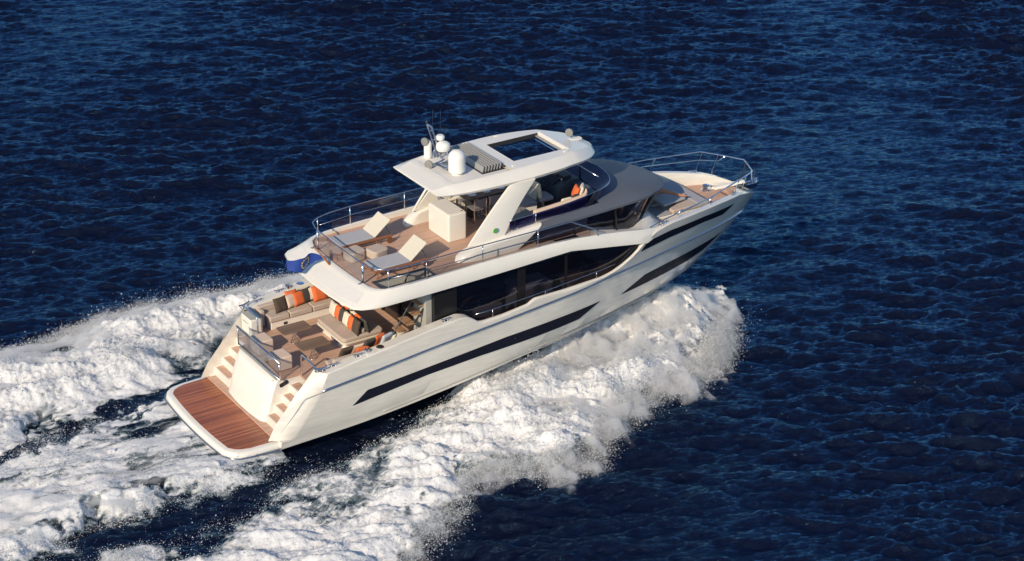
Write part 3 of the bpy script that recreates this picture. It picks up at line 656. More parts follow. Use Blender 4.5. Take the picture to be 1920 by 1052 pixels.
# salon: side glass, pillars, bulkhead with doors
for s in (-1, 1):
    g = MB(); up = plin([(8.3,3.90),(12.1,4.02),(13.4,3.92),(15.1,3.60)]); lo = plin([(8.3,2.16),(10.5,2.3),(12,2.66),(13.9,2.80),(15.1,3.58)])
    g.loft([[(x, s*2.335, float(lo(x))), (x, s*2.335, float(up(x)))] for x in np.linspace(8.3, 15.08, 30)], closed=False)
    sg = g.build("side_window", "salon_glass", Y, solid=.012)
    for x0, x1 in ((10.50, 10.80), (12.27, 12.36)): MB().box(x0, x1, *sorted((s*2.30, s*2.342)), 2.14, 3.92).build("mullion", "black_panel", sg)
    MB().box(8.32, 11.2, *sorted((s*2.29, s*2.36)), 2.14, 2.24).build("sill", "black_panel", sg)
    p = MB().tube([(13.75, s*2.35, 2.72), (14.0, s*2.35, 2.80), (15.05, s*2.36, 3.57)], .045, 6).build("corner_post", "black_panel", sg)
    MB().box(7.5, 8.3, *sorted((s*2.22, s*2.36)), 1.79, 3.90).build("pillar_panel", "black_panel", Y, bevel=.01)
    # grab rail over the cut-down bulwark
    rl = MB(); zz = lambda x: float(np.interp(x, [8.75, 14.6], [3.06, 3.36]))
    rl.tube([(8.75, s*2.72, 2.93), (9.3, s*2.71, 2.93), (11, s*2.70, 3.02), (13.6, s*2.58, 3.16), (14.1, s*2.5, 3.18)], .015, 6)
    br = rl.build("bulwark_rail", "steel_blue", Y, angle=180)
    for x in (9.35, 11.3, 13.3): MB().tube([(x, s*(float(YD(x)) - .06), zcap(x) - .01), (x, s*(float(YD(x)) - .08), float(np.interp(x, [8.9, 11, 13.6], [2.92, 3.02, 3.16])))], .013, 6).build("rail_post", "chrome", br, angle=180)
bk = MB().box(7.62, 7.66, -2.2, 2.2, 1.80, 3.86).build("salon_door", "salon_glass", Y)
for y in (-2.15, -1.05, 0, 1.05, 2.15): MB().box(7.58, 7.70, y - .05, y + .05, 1.79, 3.88).build("door_frame", "black_panel", bk)
MB().box(7.30, 7.50, -2.2, -1.45, 1.79, 3.88).build("stair_wall", "lining", Y)

# ---------------------------------------------------------------- flybridge
FZ = 4.25
half = [  # (top edge, outer hem) going from the bow end along the side and round to the centre of the stern; y to port
    ((16.3, 2.20, 3.90), (16.1, 2.24, 3.70)), ((15.75, 2.31, 3.93), (15.35, 2.50, 3.59)), ((15.2, 2.36, 4.02), (14.9, 2.50, 3.66)), ((14.4, 2.39, 4.16), (14.1, 2.50, 3.79)), ((13.4, 2.40, 4.29), (13.1, 2.50, 3.94)), ((12.6, 2.41, 4.37), (12.4, 2.50, 4.05)),
    ((11.8, 2.41, 4.41), (11.7, 2.50, 4.03)), ((10.5, 2.42, 4.42), (10.4, 2.51, 3.99)), ((9.2, 2.42, 4.41), (9.1, 2.52, 3.96)), ((8.2, 2.42, 4.38), (8.1, 2.52, 3.94)), ((7.25, 2.41, 4.36), (7.1, 2.53, 3.93)),
    ((6.6, 2.40, 4.34), (6.3, 2.54, 3.93)), ((6.1, 2.36, 4.33), (5.75, 2.53, 3.92)), ((5.80, 2.25, 4.32), (5.32, 2.48, 3.92)), ((5.60, 2.08, 4.31), (5.02, 2.37, 3.92)), ((5.50, 1.85, 4.31), (4.83, 2.20, 3.92)),
    ((5.44, 1.4, 4.31), (4.73, 1.75, 3.91)), ((5.40, .8, 4.31), (4.66, 1.0, 3.91)), ((5.38, 0.0, 4.31), (4.63, 0.0, 3.91))]
ring_pts = [((t[0], -t[1], t[2]), (h[0], -h[1], h[2])) for t, h in half] + half[-2::-1]
rings = []
for k, (t, h) in enumerate(ring_pts):
    t = np.array(t); h = np.array(h); o = h - t; o2 = np.array((o[0], o[1], 0)); L_ = np.hypot(*o2[:2]) or 1; o2 = o2/L_
    if abs(t[1]) > 2.3 and t[0] > 6: o2 = np.array((0, math.copysign(1, t[1]), 0))
    inn = t - o2*.13; drop = np.array((inn[0], inn[1], min(FZ - .03, t[2] - .05)))
    sh1 = t + (h - t)*.12 + np.array((0, 0, .012)); sh2 = t + (h - t)*.52 + np.array((0, 0, .025)) + o2*.02
    lip = h + np.array((0, 0, .07)) ; und = h - o2*.10 - np.array((0, 0, .03)); und2 = h - o2*.55 + np.array((0, 0, -.04))
    if t[0] > 14.6: und2 = h - o2*.15 - np.array((0, 0, .05))
    rings.append([tuple(p) for p in (drop, inn, t - o2*.02 + np.array((0, 0, .012)), sh1, sh2, lip, h, und, und2)])
fly = MB().loft(rings, closed=False).build("flybridge", "gelcoat", Y, angle=40)
# the pale inset panel across the sloping stern face
pn = MB(); rr_ = []
for (t, h), r in zip(ring_pts, rings):
    if t[0] < 5.56 and abs(t[1]) < 2.0:
        a, b, c = (np.array(r[q]) for q in (3, 4, 5)); n = np.array((-.5, 0, .86))*.007
        rr_.append([tuple(p + n) for p in (a + (b-a)*.35, b*.98 + a*.02, b + (c-b)*.55)])
MB().loft(rr_, closed=False).build("stern_panel", "deck_white", fly)
fd = MB()
HX0, HX1, HY0, HY1 = 5.86, 7.74, -2.08, -1.47           # stairwell opening in the deck
xs_e = plin([(5.46, 2.0), (5.6, 2.1), (5.9, 2.25), (6.3, 2.33), (14.2, 2.33), (14.6, 2.33)])
def deck_strip(x0, x1, yl, yh, n=12):
    for i in range(n):
        a, b = x0 + (x1-x0)*i/n, x0 + (x1-x0)*(i+1)/n
        f = lambda q, x: q(x) if callable(q) else q
        fd.add([(a, f(yl, a), FZ), (b, f(yl, b), FZ), (b, f(yh, b), FZ), (a, f(yh, a), FZ)], [(0, 1, 2, 3)])
E_ = lambda x: float(xs_e(x)); Em = lambda x: -float(xs_e(x))
deck_strip(5.46, HX0, Em, E_); deck_strip(HX0, HX1, Em, HY0); deck_strip(HX0, HX1, HY1, E_); deck_strip(HX1, 13.5, Em, E_)
for s in (-1, 1): MB().loft([[(x, s*1.55, z - .04), (x, s*2.34, z)] for x, z in ((13.48, 4.246), (13.9, 4.18), (14.6, 4.02), (15.3, 3.86))], closed=False).build("bow_slope", "gelcoat", fly, solid=.03)
fdk = fd.build("fly_deck", "teak", fly, solid=.02)
MB().box(5.52, HX0, -2.2, 2.2, 3.86, 4.22).box(HX0, HX1, HY1, 2.3, 3.86, 4.22).box(HX1, 13.4, -2.3, 2.3, 3.86, 4.22).box(HX0, HX1, -2.36, HY0, 3.86, 4.22).build("deck_core", "lining", fly)
hf = MB()
for a in ((HX0, HX1, HY1 - .05, HY1 + .0), (HX0, HX1, HY0, HY0 + .05), (HX0, HX0 + .05, HY0, HY1), (HX1 - .05, HX1, HY0, HY1)): hf.box(a[0], a[1], a[2], a[3], 4.235, 4.275)
hf.build("hatch_frame", "console_grey", fly)
# after guard rail
rp = [(14.4, -2.42, 4.20), (14.35, -2.40, 4.48), (13.3, -2.38, 4.96), (12.4, -2.38, 5.0), (9.2, -2.38, 5.0), (7.3, -2.37, 4.98), (6.5, -2.34, 4.95), (6.0, -2.22, 4.93), (5.72, -1.98, 4.93), (5.60, -1.55, 4.93), (5.56, 0, 4.93), (5.60, 1.55, 4.93), (5.72, 1.98, 4.93), (6.0, 2.22, 4.93), (6.5, 2.34, 4.95), (7.3, 2.37, 4.98), (9.2, 2.38, 5.0), (12.4, 2.38, 5.0)]
rp = [(13.46, -2.40, 4.29), (13.44, -2.40, 4.46), (13.36, -2.40, 4.52), (12.5, -2.39, 4.96)] + rp[3:]
gr = MB().tube(rp, .019, 8).build("guard_rail", "steel_blue", Y, angle=180)
posts = [(x, s*2.36, 4.36, z) for s in (-1, 1) for x, z in ((6.02, 4.94), (7.25, 4.98), (9.23, 5.0), (11.24, 5.0))] + [(5.60, 1.42, 4.30, 4.93), (5.60, -1.42, 4.30, 4.93)]
for x, y, z0, z1 in posts:
    yy = y if x > 6.1 or x < 5.7 else math.copysign(2.22, y)
    r = .034 if x < 5.7 else .017
    MB().tube([(x, yy, z0 - .06), (x, yy, z1)], r, 8).build("rail_post", "chrome", gr, angle=180)
for s in (-1, 1):
    MB().tube([(5.60, s*1.42, 4.32), (5.45, s*1.5, 4.31), (5.40, s*1.50, 4.335)], .028, 6).build("rail_foot", "steel_blue", gr, angle=180)
    pts = [(12.9, s*2.385, 4.72), (9.2, s*2.385, 4.70), (7.3, s*2.37, 4.68), (6.1, s*2.26, 4.65)]
    MB().tube(pts[0 if s > 0 else 0:], .010, 6).build("guard_wire", "steel_blue", gr, angle=180)
    gp = MB(); gp.loft([[(x, s*2.392, float(np.interp(x, [6.6, 9.2, 12.6, 13.3], [4.36, 4.43, 4.39, 4.32]))), (x, s*2.385, 4.95 if x < 12.5 else 4.95 - (x - 12.5)*.5)] for x in np.linspace(6.6, 13.2, 14)], closed=False)
    gp.build("rail_glass", "clear_glass", gr)
MB().loft([[(5.585, y, 4.36), (5.565, y, 4.90)] for y in np.linspace(-1.36, 1.36, 5)], closed=False).build("rail_glass", "clear_glass", gr)

# side fairings that carry the hardtop legs, low wall below the side glass
for s in (-1, 1):
    rings = []
    for x, yo, yi, zt in ((8.72, 1.62, 1.50, 4.27), (8.80, 1.74, 1.44, 4.40), (9.0, 1.82, 1.42, 4.52), (9.3, 1.88, 1.44, 4.63), (10.0, 1.90, 1.48, 4.72), (10.7, 1.90, 1.52, 4.80), (11.4, 1.90, 1.56, 4.86), (11.75, 1.885, 1.58, 4.885)):
        rings.append([(x, s*yi, 4.24), (x, s*(yi + .02), zt - .03), (x, s*(yi + .06), zt), (x, s*(yo - .10), zt), (x, s*(yo - .03), zt - .04), (x, s*yo, zt - .12 if zt > 4.45 else zt - .05), (x, s*yo, 4.24)])
    rings[-1] = [(x - .95*(1 - min(1, (z - 4.24)/(4.885 - 4.24))), y, z) for x, y, z in rings[-1]]
    rings[-2] = [(x - .70*(1 - min(1, (z - 4.24)/(4.86 - 4.24))), y, z) for x, y, z in rings[-2]]
    MB().loft(rings).build("leg_fairing", "gelcoat", fly, angle=50)

# coachroof: the long grey brow over the pilothouse
W_ = pchip([11.4, 13, 15, 15.8, 16.35, 16.9, 17.2, 17.38, 17.45], [1.90, 1.92, 1.90, 1.80, 1.58, 1.16, .80, .42, 0.02])
ZE = plin([(11.4, 4.76), (13, 4.80), (15, 4.86), (16.2, 4.86), (16.9, 4.74), (17.45, 4.62)])
ZM = plin([(11.4, 4.98), (14, 5.16), (15.5, 5.14), (16.5, 4.98), (17.2, 4.76), (17.45, 4.63)])
def brow_ring(x):
    w = float(W_(x)); ze = float(ZE(x)); zm = max(float(ZM(x)), ze + .005); r = []
    for k in np.linspace(-1, 1, 25):
        r.append((x, w*k, ze + (zm - ze)*(1 - abs(k)**5.0)))
    return r
bxs = list(np.linspace(14.0, 16.2, 14)) + [16.35, 16.6, 16.8, 17.0, 17.15, 17.28, 17.37, 17.42, 17.45]
bm_ = MB(); top = [brow_ring(x) for x in bxs]
bm_.loft(top, closed=False)
edge = [r[0] for r in top] + [r[-1] for r in top[::-1]]
low1 = [(x, y*1.0, z - .07) for x, y, z in edge]; low2 = [(min(x, 17.2) - .06, y*.90, z - .09) for x, y, z in edge]
bm_.loft([edge, low1, low2], closed=False)
for s in (-1, 1):                                               # side wings of the brow beside the forward seats
    rr_ = []
    for x in np.linspace(10.9, 14.02, 16):
        ze = float(ZE(x)); zm = float(ZM(x)); w = float(W_(x)); f = min(1, (x - 10.9)/.9 + .15); lift_ = min(0, (x - 11.7))*.10
        zz = lambda k: ze + (zm - ze)*(1 - abs(k)**5) + lift_
        k0 = 1.66/w; ks = [k0, k0 + (1-k0)*.4, k0 + (1-k0)*.7, k0 + (1-k0)*.9, 1]
        yo = lambda k: 1.66 + (w*k - 1.66)*f
        rr_.append([(x, s*1.66, zz(k0) - .3)] + [(x, s*yo(k), zz(k)) for k in ks] + [(x, s*yo(1), ze + lift_ - .07), (x, s*1.70, ze + lift_ - .09)])
    bm_.loft(rr_, closed=False)
bm_.build("brow_roof", "roof_grey", Y, angle=35)
MB().box(13.95, 14.02, -1.62, 1.62, 4.26, 4.96).build("dash_bulkhead", "console_grey", Y)
# pilothouse glass wrapping under the brow
be = [(x, float(W_(x)) - .12 if x < 16.9 else float(W_(x))*.86, float(ZE(x)) - .075) for x in (11.35, 12.2, 13.2, 14.2, 15.0, 15.8, 16.4, 16.85, 17.1, 17.22)]
bs = [(11.5, 1.88, 4.27), (12.3, 1.86, 4.26), (13.2, 1.86, 4.20), (14.2, 1.84, 4.00), (14.9, 1.80, 3.86), (15.35, 1.72, 3.88), (15.75, 1.50, 3.94), (16.0, 1.15, 3.96), (16.15, .6, 3.97), (16.2, .05, 3.97)]
full = lambda L: [(x, -y, z) for x, y, z in L] + [(x, y, z) for x, y, z in L[::-1]]
wsg = MB().loft([full(be), full(bs)], closed=False).build("pilothouse_glass", "salon_glass", Y, angle=60, solid=.015)
for s in (-1, 1):
    for x0, x1 in ((12.95, 13.02), (14.55, 14.63)):
        MB().tube([(x0, s*1.80, 4.74), (x0 + .02, s*1.872, float(np.interp(x0, [13, 14.6], [4.2, 3.93])))], .035, 6).build("mullion", "black_panel", wsg)
    MB().tube([(16.42, s*1.42, 4.78), (15.78, s*1.47, 3.95)], .06, 6).build("windscreen_post", "black_panel", wsg)
MB().box(11.2, 13.4, -1.75, 1.75, 4.22, 4.236).build("pilothouse_sole", "console_grey", Y)
MB().box(12.1, 12.9, -2.2, -1.95, 4.262, 4.29).build("deck_locker", "black_panel", Y)
# white coaming from the glass foot out to the bulwark and down to the foredeck
b2 = [(14.15, 1.87, 4.03), (14.45, 1.845, 3.97), (14.9, 1.82, 3.875), (15.35, 1.74, 3.895), (15.75, 1.52, 3.955), (16.0, 1.17, 3.975), (16.15, .62, 3.985), (16.2, .05, 3.985)]
o2 = [(14.15, 1.95, 4.04), (14.5, 2.30, 4.06), (15.3, 2.28, 3.94), (15.95, 2.02, 3.86), (16.4, 1.62, 3.80), (16.55, 1.22, 3.78), (16.62, .64, 3.78), (16.64, .05, 3.78)]
o3 = [(14.15, 2.0, 4.0), (14.5, 2.36, 4.0), (15.4, 2.30, 3.84), (16.15, 2.08, 3.62), (16.62, 1.68, 3.35), (16.78, 1.24, 3.28), (16.84, .65, 3.27), (16.86, .05, 3.27)]
mid = [tuple(np.array(a)*.5 + np.array(b)*.5 + np.array((0, 0, .03))) for a, b in zip(b2, o2)]
MB().loft([full(b2), full(mid), full(o2), full(o3)], closed=False).build("coachroof_coaming", "gelcoat", Y, angle=50)

# wind deflector glass round the forward seats
base = [(10.6, 1.72, 4.90), (11.6, 1.72, 4.97), (12.8, 1.72, 4.99), (13.7, 1.66, 5.02), (14.1, 1.40, 5.09), (14.3, .8, 5.14), (14.35, .05, 5.15)]
topg = [(10.6, 1.75, 5.22), (11.6, 1.76, 5.26), (12.7, 1.77, 5.33), (13.8, 1.74, 5.46), (14.55, 1.40, 5.44), (14.95, .8, 5.44), (15.10, .05, 5.44)]
base, topg = ([tuple(p) for p in smooth_path(q, 5)] for q in (base, topg))
dg = MB().loft([full(base), full(topg)], closed=False).build("wind_deflector", "blue_glass", Y, angle=60, solid=.012)
MB().tube(full(topg), .011, 6).build("deflector_edge", "steel_blue", dg, angle=180)
for s in (-1, 1): MB().tube([(11.55, s*1.735, 4.96), (11.55, s*1.765, 5.26)], .016, 6).build("deflector_post", "chrome", dg, angle=180)

# ---------------------------------------------------------------- hardtop
HWd = pchip([8.28, 8.5, 9.2, 10.2, 11.4, 12.5, 13.3, 13.9, 14.35, 14.6, 14.72], [1.36, 1.44, 1.58, 1.68, 1.70, 1.62, 1.46, 1.22, .86, .5, .02])
ht = MB(); rings = []
ZTp = plin([(8.28, 6.50), (8.8, 6.62), (10, 6.69), (12, 6.73), (13.4, 6.70), (14.2, 6.55), (14.72, 6.36)])
OX0, OX1, OY = 11.34, 13.29, .80
def ht_side(x, s):
    w = float(HWd(x)); zt = float(ZTp(x)); zb = float(np.interp(x, [8.28, 8.8, 11, 13, 14.72], [6.42, 6.36, 6.36, 6.38, 6.24])); c = max(.0, w - .36*min(1, w/1.2))
    return [(x, s*c, zt), (x, s*(c + (w-c)*.15), zt - .02), (x, s*(w - .03), (zt*.42 + zb*.58)), (x, s*w, zt*.3 + zb*.7), (x, s*(w - .05), zb + .01), (x, s*(w - .16)*.96, zb)]
hx = np.unique(np.concatenate([np.linspace(8.28, 14.0, 60), np.linspace(14.0, 14.72, 16), [OX0, OX1, 8.88, 11.0]]))
for s in (-1, 1): ht.loft([ht_side(x, s) for x in hx], closed=False)
RX0, RX1 = 8.95, 10.95                                          # sunk after deck for domes and the folded louvres
def ht_cross(xa, xb, dz=0.0, n=14):
    for z_of in ('t', 'b'):
        rr_ = []
        for x in np.linspace(xa, xb, n):
            a = ht_side(x, 1); c = a[0] if z_of == 't' else a[-1]
            rr_.append([(x, c[1]*k, c[2] + (.20*min(1, (1 - abs(k))/.4)*min(1, max(0, (14.6 - x)/.6))*min(1, max(0, (x - 8.3)/.5)) if z_of == 'b' else 0)) for k in np.linspace(-1, 1, 11)])
        ht.loft(rr_, closed=False)
ht_cross(8.28, RX0); ht_cross(RX1, OX0); ht_cross(OX1, 14.72)
a = ht_side(8.28, 1); ht.add([(8.28, a[0][1]*k, a[0][2]) for k in (-1, 1)] + [(8.28, a[-1][1]*k, a[-1][2]) for k in (1, -1)], [(0, 1, 2, 3)])
for s in (-1, 1): ht.add([p if s > 0 else p for p in ht_side(8.28, s)], [(0, 1, 2, 3, 4, 5)])
# strips beside the opening, with the opening's own walls
for s in (-1, 1):
    rr_ = []
    for x in np.linspace(OX0, OX1, 12):
        b = ht_side(x, s); rr_.append([b[0], (x, s*OY, 6.715), (x, s*OY, 6.585), b[-1]])
    ht.loft(rr_, closed=False)
    rr_ = []
    for x in np.linspace(RX0, RX1, 10):
        b = ht_side(x, s); rr_.append([b[0], (x, s*(b[0][1]*s - .14), 6.60)])
    ht.loft(rr_, closed=False)
for x, d in ((OX0, 1), (OX1, -1)): ht.add([(x, -OY, 6.72), (x, OY, 6.72), (x, OY, 6.585), (x, -OY, 6.585)], [(0, 1, 2, 3)])
hardtop = ht.build("hardtop", "gelcoat", Y, angle=32)
MB().box(RX0 - .04, RX1 + .02, -1.14, 1.14, 6.58, 6.602).build("mast_deck", "deck_white", hardtop)
for s in (-1, 1): MB().box(OX0 + .01, OX1 - .01, *sorted((s*(OY - .012), s*(OY - .002))), 6.575, 6.71).build("sunroof_lining", "dark_plastic", hardtop)
MB().box(OX1 + .02, OX1 + .10, -OY - .03, OY + .03, 6.70, 6.735).build("sunroof_trim", "dome_white", hardtop)
MB().box(OX1 - .10, OX1 - .03, -OY + .02, OY - .02, 6.60, 6.64).build("sunroof_track", "louver", hardtop)
MB().box(OX1 - .26, OX1 - .23, -OY + .02, OY - .02, 6.59, 6.61).build("sunroof_track", "chrome", hardtop)
for i in range(7):
    x = 10.16 + .105*i; lv = MB()
    lv.add([(x, -.86, 6.60), (x + .03, -.86, 6.60), (x + .075, -.86, 6.80), (x + .045, -.86, 6.80), (x, 1.12, 6.60), (x + .03, 1.12, 6.60), (x + .075, 1.12, 6.80), (x + .045, 1.12, 6.80)], [(0,1,2,3), (7,6,5,4), (0,4,5,1), (1,5,6,2), (2,6,7,3), (3,7,4,0)])
    lv.build("louver_slat", "louver", hardtop)
MB().box(10.10, 10.93, -.95, 1.13, 6.604, 6.616).build("louver_tray", "dark_plastic", hardtop)
for s in (-1, 1):
    rings = []
    for t in np.linspace(0, 1, 12):
        xa = 9.16 + (10.72 - 9.16)*t; xb = 10.38 + (11.56 - 10.38)*t - .05*math.sin(math.pi*t)
        z = 4.66 + (6.40 - 4.66)*t; y = 1.66 - .04*math.sin(math.pi*t); xb = max(xb, xa + .5); th = .075
        xm = xa + (xb - xa)*.36
        rings.append([(xa, s*(y - th), z), (xa, s*(y - .01), z), (xm, s*(y + th*.9), z), (xb - .03, s*(y + th), z), (xb, s*(y + .03), z), (xb, s*(y - th), z)])
    lg = MB().loft(rings).build("hardtop_leg", "gelcoat", hardtop, angle=30)
    if s < 0:
        em = MB().lathe([(.085, 0), (.085, .006)], n=20).build("emblem", "emblem_grey", lg)
        EM = Matrix.Translation((10.10, -1.737, 5.02)) @ Matrix.Rotation(math.radians(90), 4, 'X'); em.matrix_local = EM
        leaf = MB().prism([(-.10, -.05), (-.02, -.085), (.03, -.03), (.02, .05), (-.05, .085), (-.10, .03)], .007, .011).build("emblem_leaf", "emblem_green", lg); leaf.matrix_local = EM
    else:
        MB().tube([(9.10, s*1.62, 4.64), (9.72, s*1.60, 5.46), (10.2, s*1.58, 6.3)], .04, 8).build("leg_edge", "gelcoat", lg, angle=180)
for y in (-.05,): MB().tube([(14.38, y, 5.12), (14.38, y, 6.34)], .028, 8).build("front_strut", "dark_plastic", hardtop, angle=180)
MB().tube([(14.30, -1.2, 5.66), (14.3, 1.4, 5.66)], .016, 6).build("front_bar", "chrome", hardtop, angle=180)

# domes, radar, mast, lamps and aerials on the hardtop
def dome(name, x, y, z, r, h, m="dome_white"):
    pr = [(r*.72, 0), (r*.78, .04*h), (r*.98, .07*h), (r, .15*h)] + [(r, h - r*.95)] + [(r*math.cos(a), h - r*.95 + r*.95*math.sin(a)) for a in np.linspace(.15, 1.5, 9)] + [(.001, h)]
    return MB().lathe(pr, (x, y, z), 32).build(name, m, Y, angle=40)
MB().lathe([(.16, 0), (.16, .05), (.10, .06)], (9.48, -.48, 6.60), 20).build("dome_base", "gelcoat", Y)
dome("satellite_dome", 9.48, -.48, 6.65, .265, .74)
dome("aerial_dome", 9.38, 1.08, 6.60, .125, .60)
dome("aerial_dome", 9.92, .40, 6.60, .085, .40)
rd = MB().lathe([(.14, 0), (.20, .02), (.225, .07), (.23, .16), (.21, .23), (.14, .28), (.05, .30), (.001, .302)], (9.72, .72, 6.90), 32).build("radar_dome", "dome_white", Y, angle=40)
MB().lathe([(.15, -.03), (.17, .0)], (9.72, .72, 6.90), 24).build("radar_seat", "dark_plastic", rd)
fr_ = MB()
for y in (.44, .98): fr_.tube(smooth_path([(10.02, y, 6.60), (10.0, y, 6.80), (9.94, y, 6.87), (9.60, y, 6.87), (9.54, y, 6.81), (9.50, y, 6.60)], 4), .026, 8)
fr_.tube([(9.75, .44, 6.875), (9.75, .98, 6.875)], .03, 8); fr_.build("radar_arch", "chrome", Y, angle=180)
mst = MB(); mst.tube(smooth_path([(9.72, .84, 6.60), (9.62, .90, 7.0), (9.52, .98, 7.45), (9.46, 1.03, 7.66), (9.36, 1.10, 7.72)], 5), .034, 8)
mst.tube(smooth_path([(9.66, .98, 6.60), (9.54, 1.05, 7.1), (9.42, 1.12, 7.60), (9.36, 1.10, 7.72)], 5), .03, 8)
for z in (6.9, 7.2, 7.5): mst.tube([(9.72 - (z-6.6)*.24, .86 + (z-6.6)*.16, z), (9.66 - (z-6.6)*.24, 1.0 + (z-6.6)*.11, z)], .016, 6)
mast = mst.build("mast", "steel_blue", Y, angle=180)
MB().lathe([(.03, 0), (.04, .03), (.04, .09), (.02, .12)], (9.37, 1.10, 7.72), 12).build("mast_light", "dark_plastic", mast)
MB().lathe([(.12, 0), (.14, .03), (.14, .10), (.10, .14), (.001, .15)], (9.74, .93, 7.20), 24).build("antenna_puck", "dome_white", Y)
MB().tube([(9.74, .93, 6.85), (9.74, .93, 7.22)], .022, 8).build("puck_stalk", "dark_plastic", Y, angle=180)
for x, y, z0, z1, dx in ((9.55, 1.05, 7.5, 8.2, 0), (9.80, 1.02, 7.4, 8.15, .02), (9.66, .98, 7.1, 7.62, .12), (9.86, .86, 7.3, 7.56, .14), (9.60, -.1, 6.62, 7.0, 0)):
    MB().tube([(x, y, z0), (x + dx*.3, y, (z0 + z1)/2), (x + dx, y, z1)], [.007, .005, .003], 6).build("whip_aerial", "dark_plastic", Y, angle=180)
def lamp(x, y, z, az, r=.135, foot=None):
    M = Matrix.Rotation(az, 4, 'Z') @ Matrix.Rotation(math.radians(90), 4, 'Y')
    o = MB().lathe([(r*.35, -.15), (r*.45, -.10), (r*.98, -.03), (r, 0), (r, .03), (r*.9, .036), (.001, .036)], (x, y, z), 24, M).build("searchlight", "lamp_grey", Y, angle=40)
    if foot: MB().tube([(x, y, z), foot], .035, 8).build("lamp_bracket", "chrome", o, angle=180)
lamp(9.28, 1.08, 7.16, math.radians(200), foot=(9.50, 1.0, 7.1)); lamp(8.98, .36, 6.72, math.radians(215), foot=(9.15, .36, 6.61)); lamp(14.05, .12, 6.78, math.radians(215), .13, foot=(14.15, .15, 6.6))
MB().box(14.0, 14.42, -.08, .10, 6.52, 6.60).build("lamp_plinth", "gelcoat", Y, bevel=.02)
tr_ = MB().tube([(9.22, .30, 6.74), (9.22, -.22, 6.74), (9.62, -.22, 6.74)], .026, 8).tube([(9.22, .30, 6.74), (9.58, .42, 6.74)], .026, 8).box(9.2, 9.6, -.2, .3, 6.70, 6.716)
tr_.build("equipment_tray", "steel_blue", Y, angle=60)
MB().tube([(9.5, -.12, 6.6), (9.5, -.12, 6.72)], .03, 8).build("tray_foot", "dark_plastic", Y)
for x, y in ((10.75, 1.2), (12.0, 1.22), (11.15, -1.12), (13.15, -1.0)):
    MB().obox((x, y, 6.735), (.16, .06, .03), Matrix.Rotation(.1, 3, 'Z')).build("deck_lamp", "dome_white", hardtop, bevel=.01)

# ---------------------------------------------------------------- foredeck
fdk2 = MB(); rings = []
for x in np.linspace(15.6, 20.6, 26):
    w = float(YD(x)) - capw(x) - .005; rings.append([(x, -w, 3.30), (x, w, 3.30)])
fdk2.loft(rings, closed=False); fore = fdk2.build("foredeck", "teak", Y)
rings = []
for x in np.linspace(20.15, 21.62, 16):
    w = max(.01, float(YD(x)) - capw(x)*.9); d = .0 if x < 20.6 else 1
    zf = float(np.interp(x, [20.15, 20.5, 20.9, 21.2, 21.62], [3.304, 3.36, 3.36, 3.22, 2.99])); iw = w*float(np.interp(x, [20.15, 20.5, 20.75, 21.6], [.75, .55, .25, 0])); rings.append([(x, -w, zf), (x, -iw, zf)] + [(x, iw, zf), (x, w, zf)])
b_ = MB(); b_.loft([r[:2] for r in rings], closed=False); b_.loft([r[2:] for r in rings], closed=False); b_.build("bow_deck", "gelcoat", Y)
MB().box(20.45, 20.9, -.20, .20, 3.30, 3.352).build("anchor_channel", "teak", Y)
MB().tube([(19.5, -.85, 3.31), (19.5, -.05, 3.31)], .012, 6).build("locker_hinge", "chrome", fore, angle=180)
MB().tube([(20.28, -.72, 3.312), (20.28, .05, 3.312)], .014, 6).build("locker_seam", "rubber", fore, angle=180)
wl_ = MB().lathe([(.16, 0), (.17, .03), (.10, .06), (.085, .14), (.13, .17), (.12, .21), (.05, .23), (.001, .235)], (19.95, .42, 3.30), 20).box(19.78, 20.25, .30, .54, 3.30, 3.335)
wl_.build("windlass", "chrome", Y, angle=40)
MB().loft([[(20.2 + t*1.1, .30 - .25*t + dy, 3.33 + .10*t + dz) for dy, dz in ((-.10, 0), (-.06, .08), (.06, .08), (.10, 0))] for t in np.linspace(0, 1, 6)]).build("chain_cover", "gelcoat", Y)
ar = MB().box(21.15, 21.78, -.13, -.09, 3.20, 3.38).box(21.15, 21.78, .09, .13, 3.20, 3.38)
arm = ar.build("bow_roller", "chrome", Y)
M = Matrix.Rotation(math.radians(8), 3, 'Y')
MB().obox((21.55, 0, 3.36), (.75, .05, .09), M).build("anchor_shank", "steel_blue", arm)
ak = MB().add([(21.68, -.18, 3.42), (21.90, 0, 3.12), (21.68, .18, 3.42), (21.86, 0, 3.52), (21.60, 0, 3.22)], [(0, 1, 3), (1, 2, 3), (0, 4, 1), (4, 2, 1), (0, 3, 4), (3, 2, 4)]); ak.build("anchor_fluke", "chrome", arm)
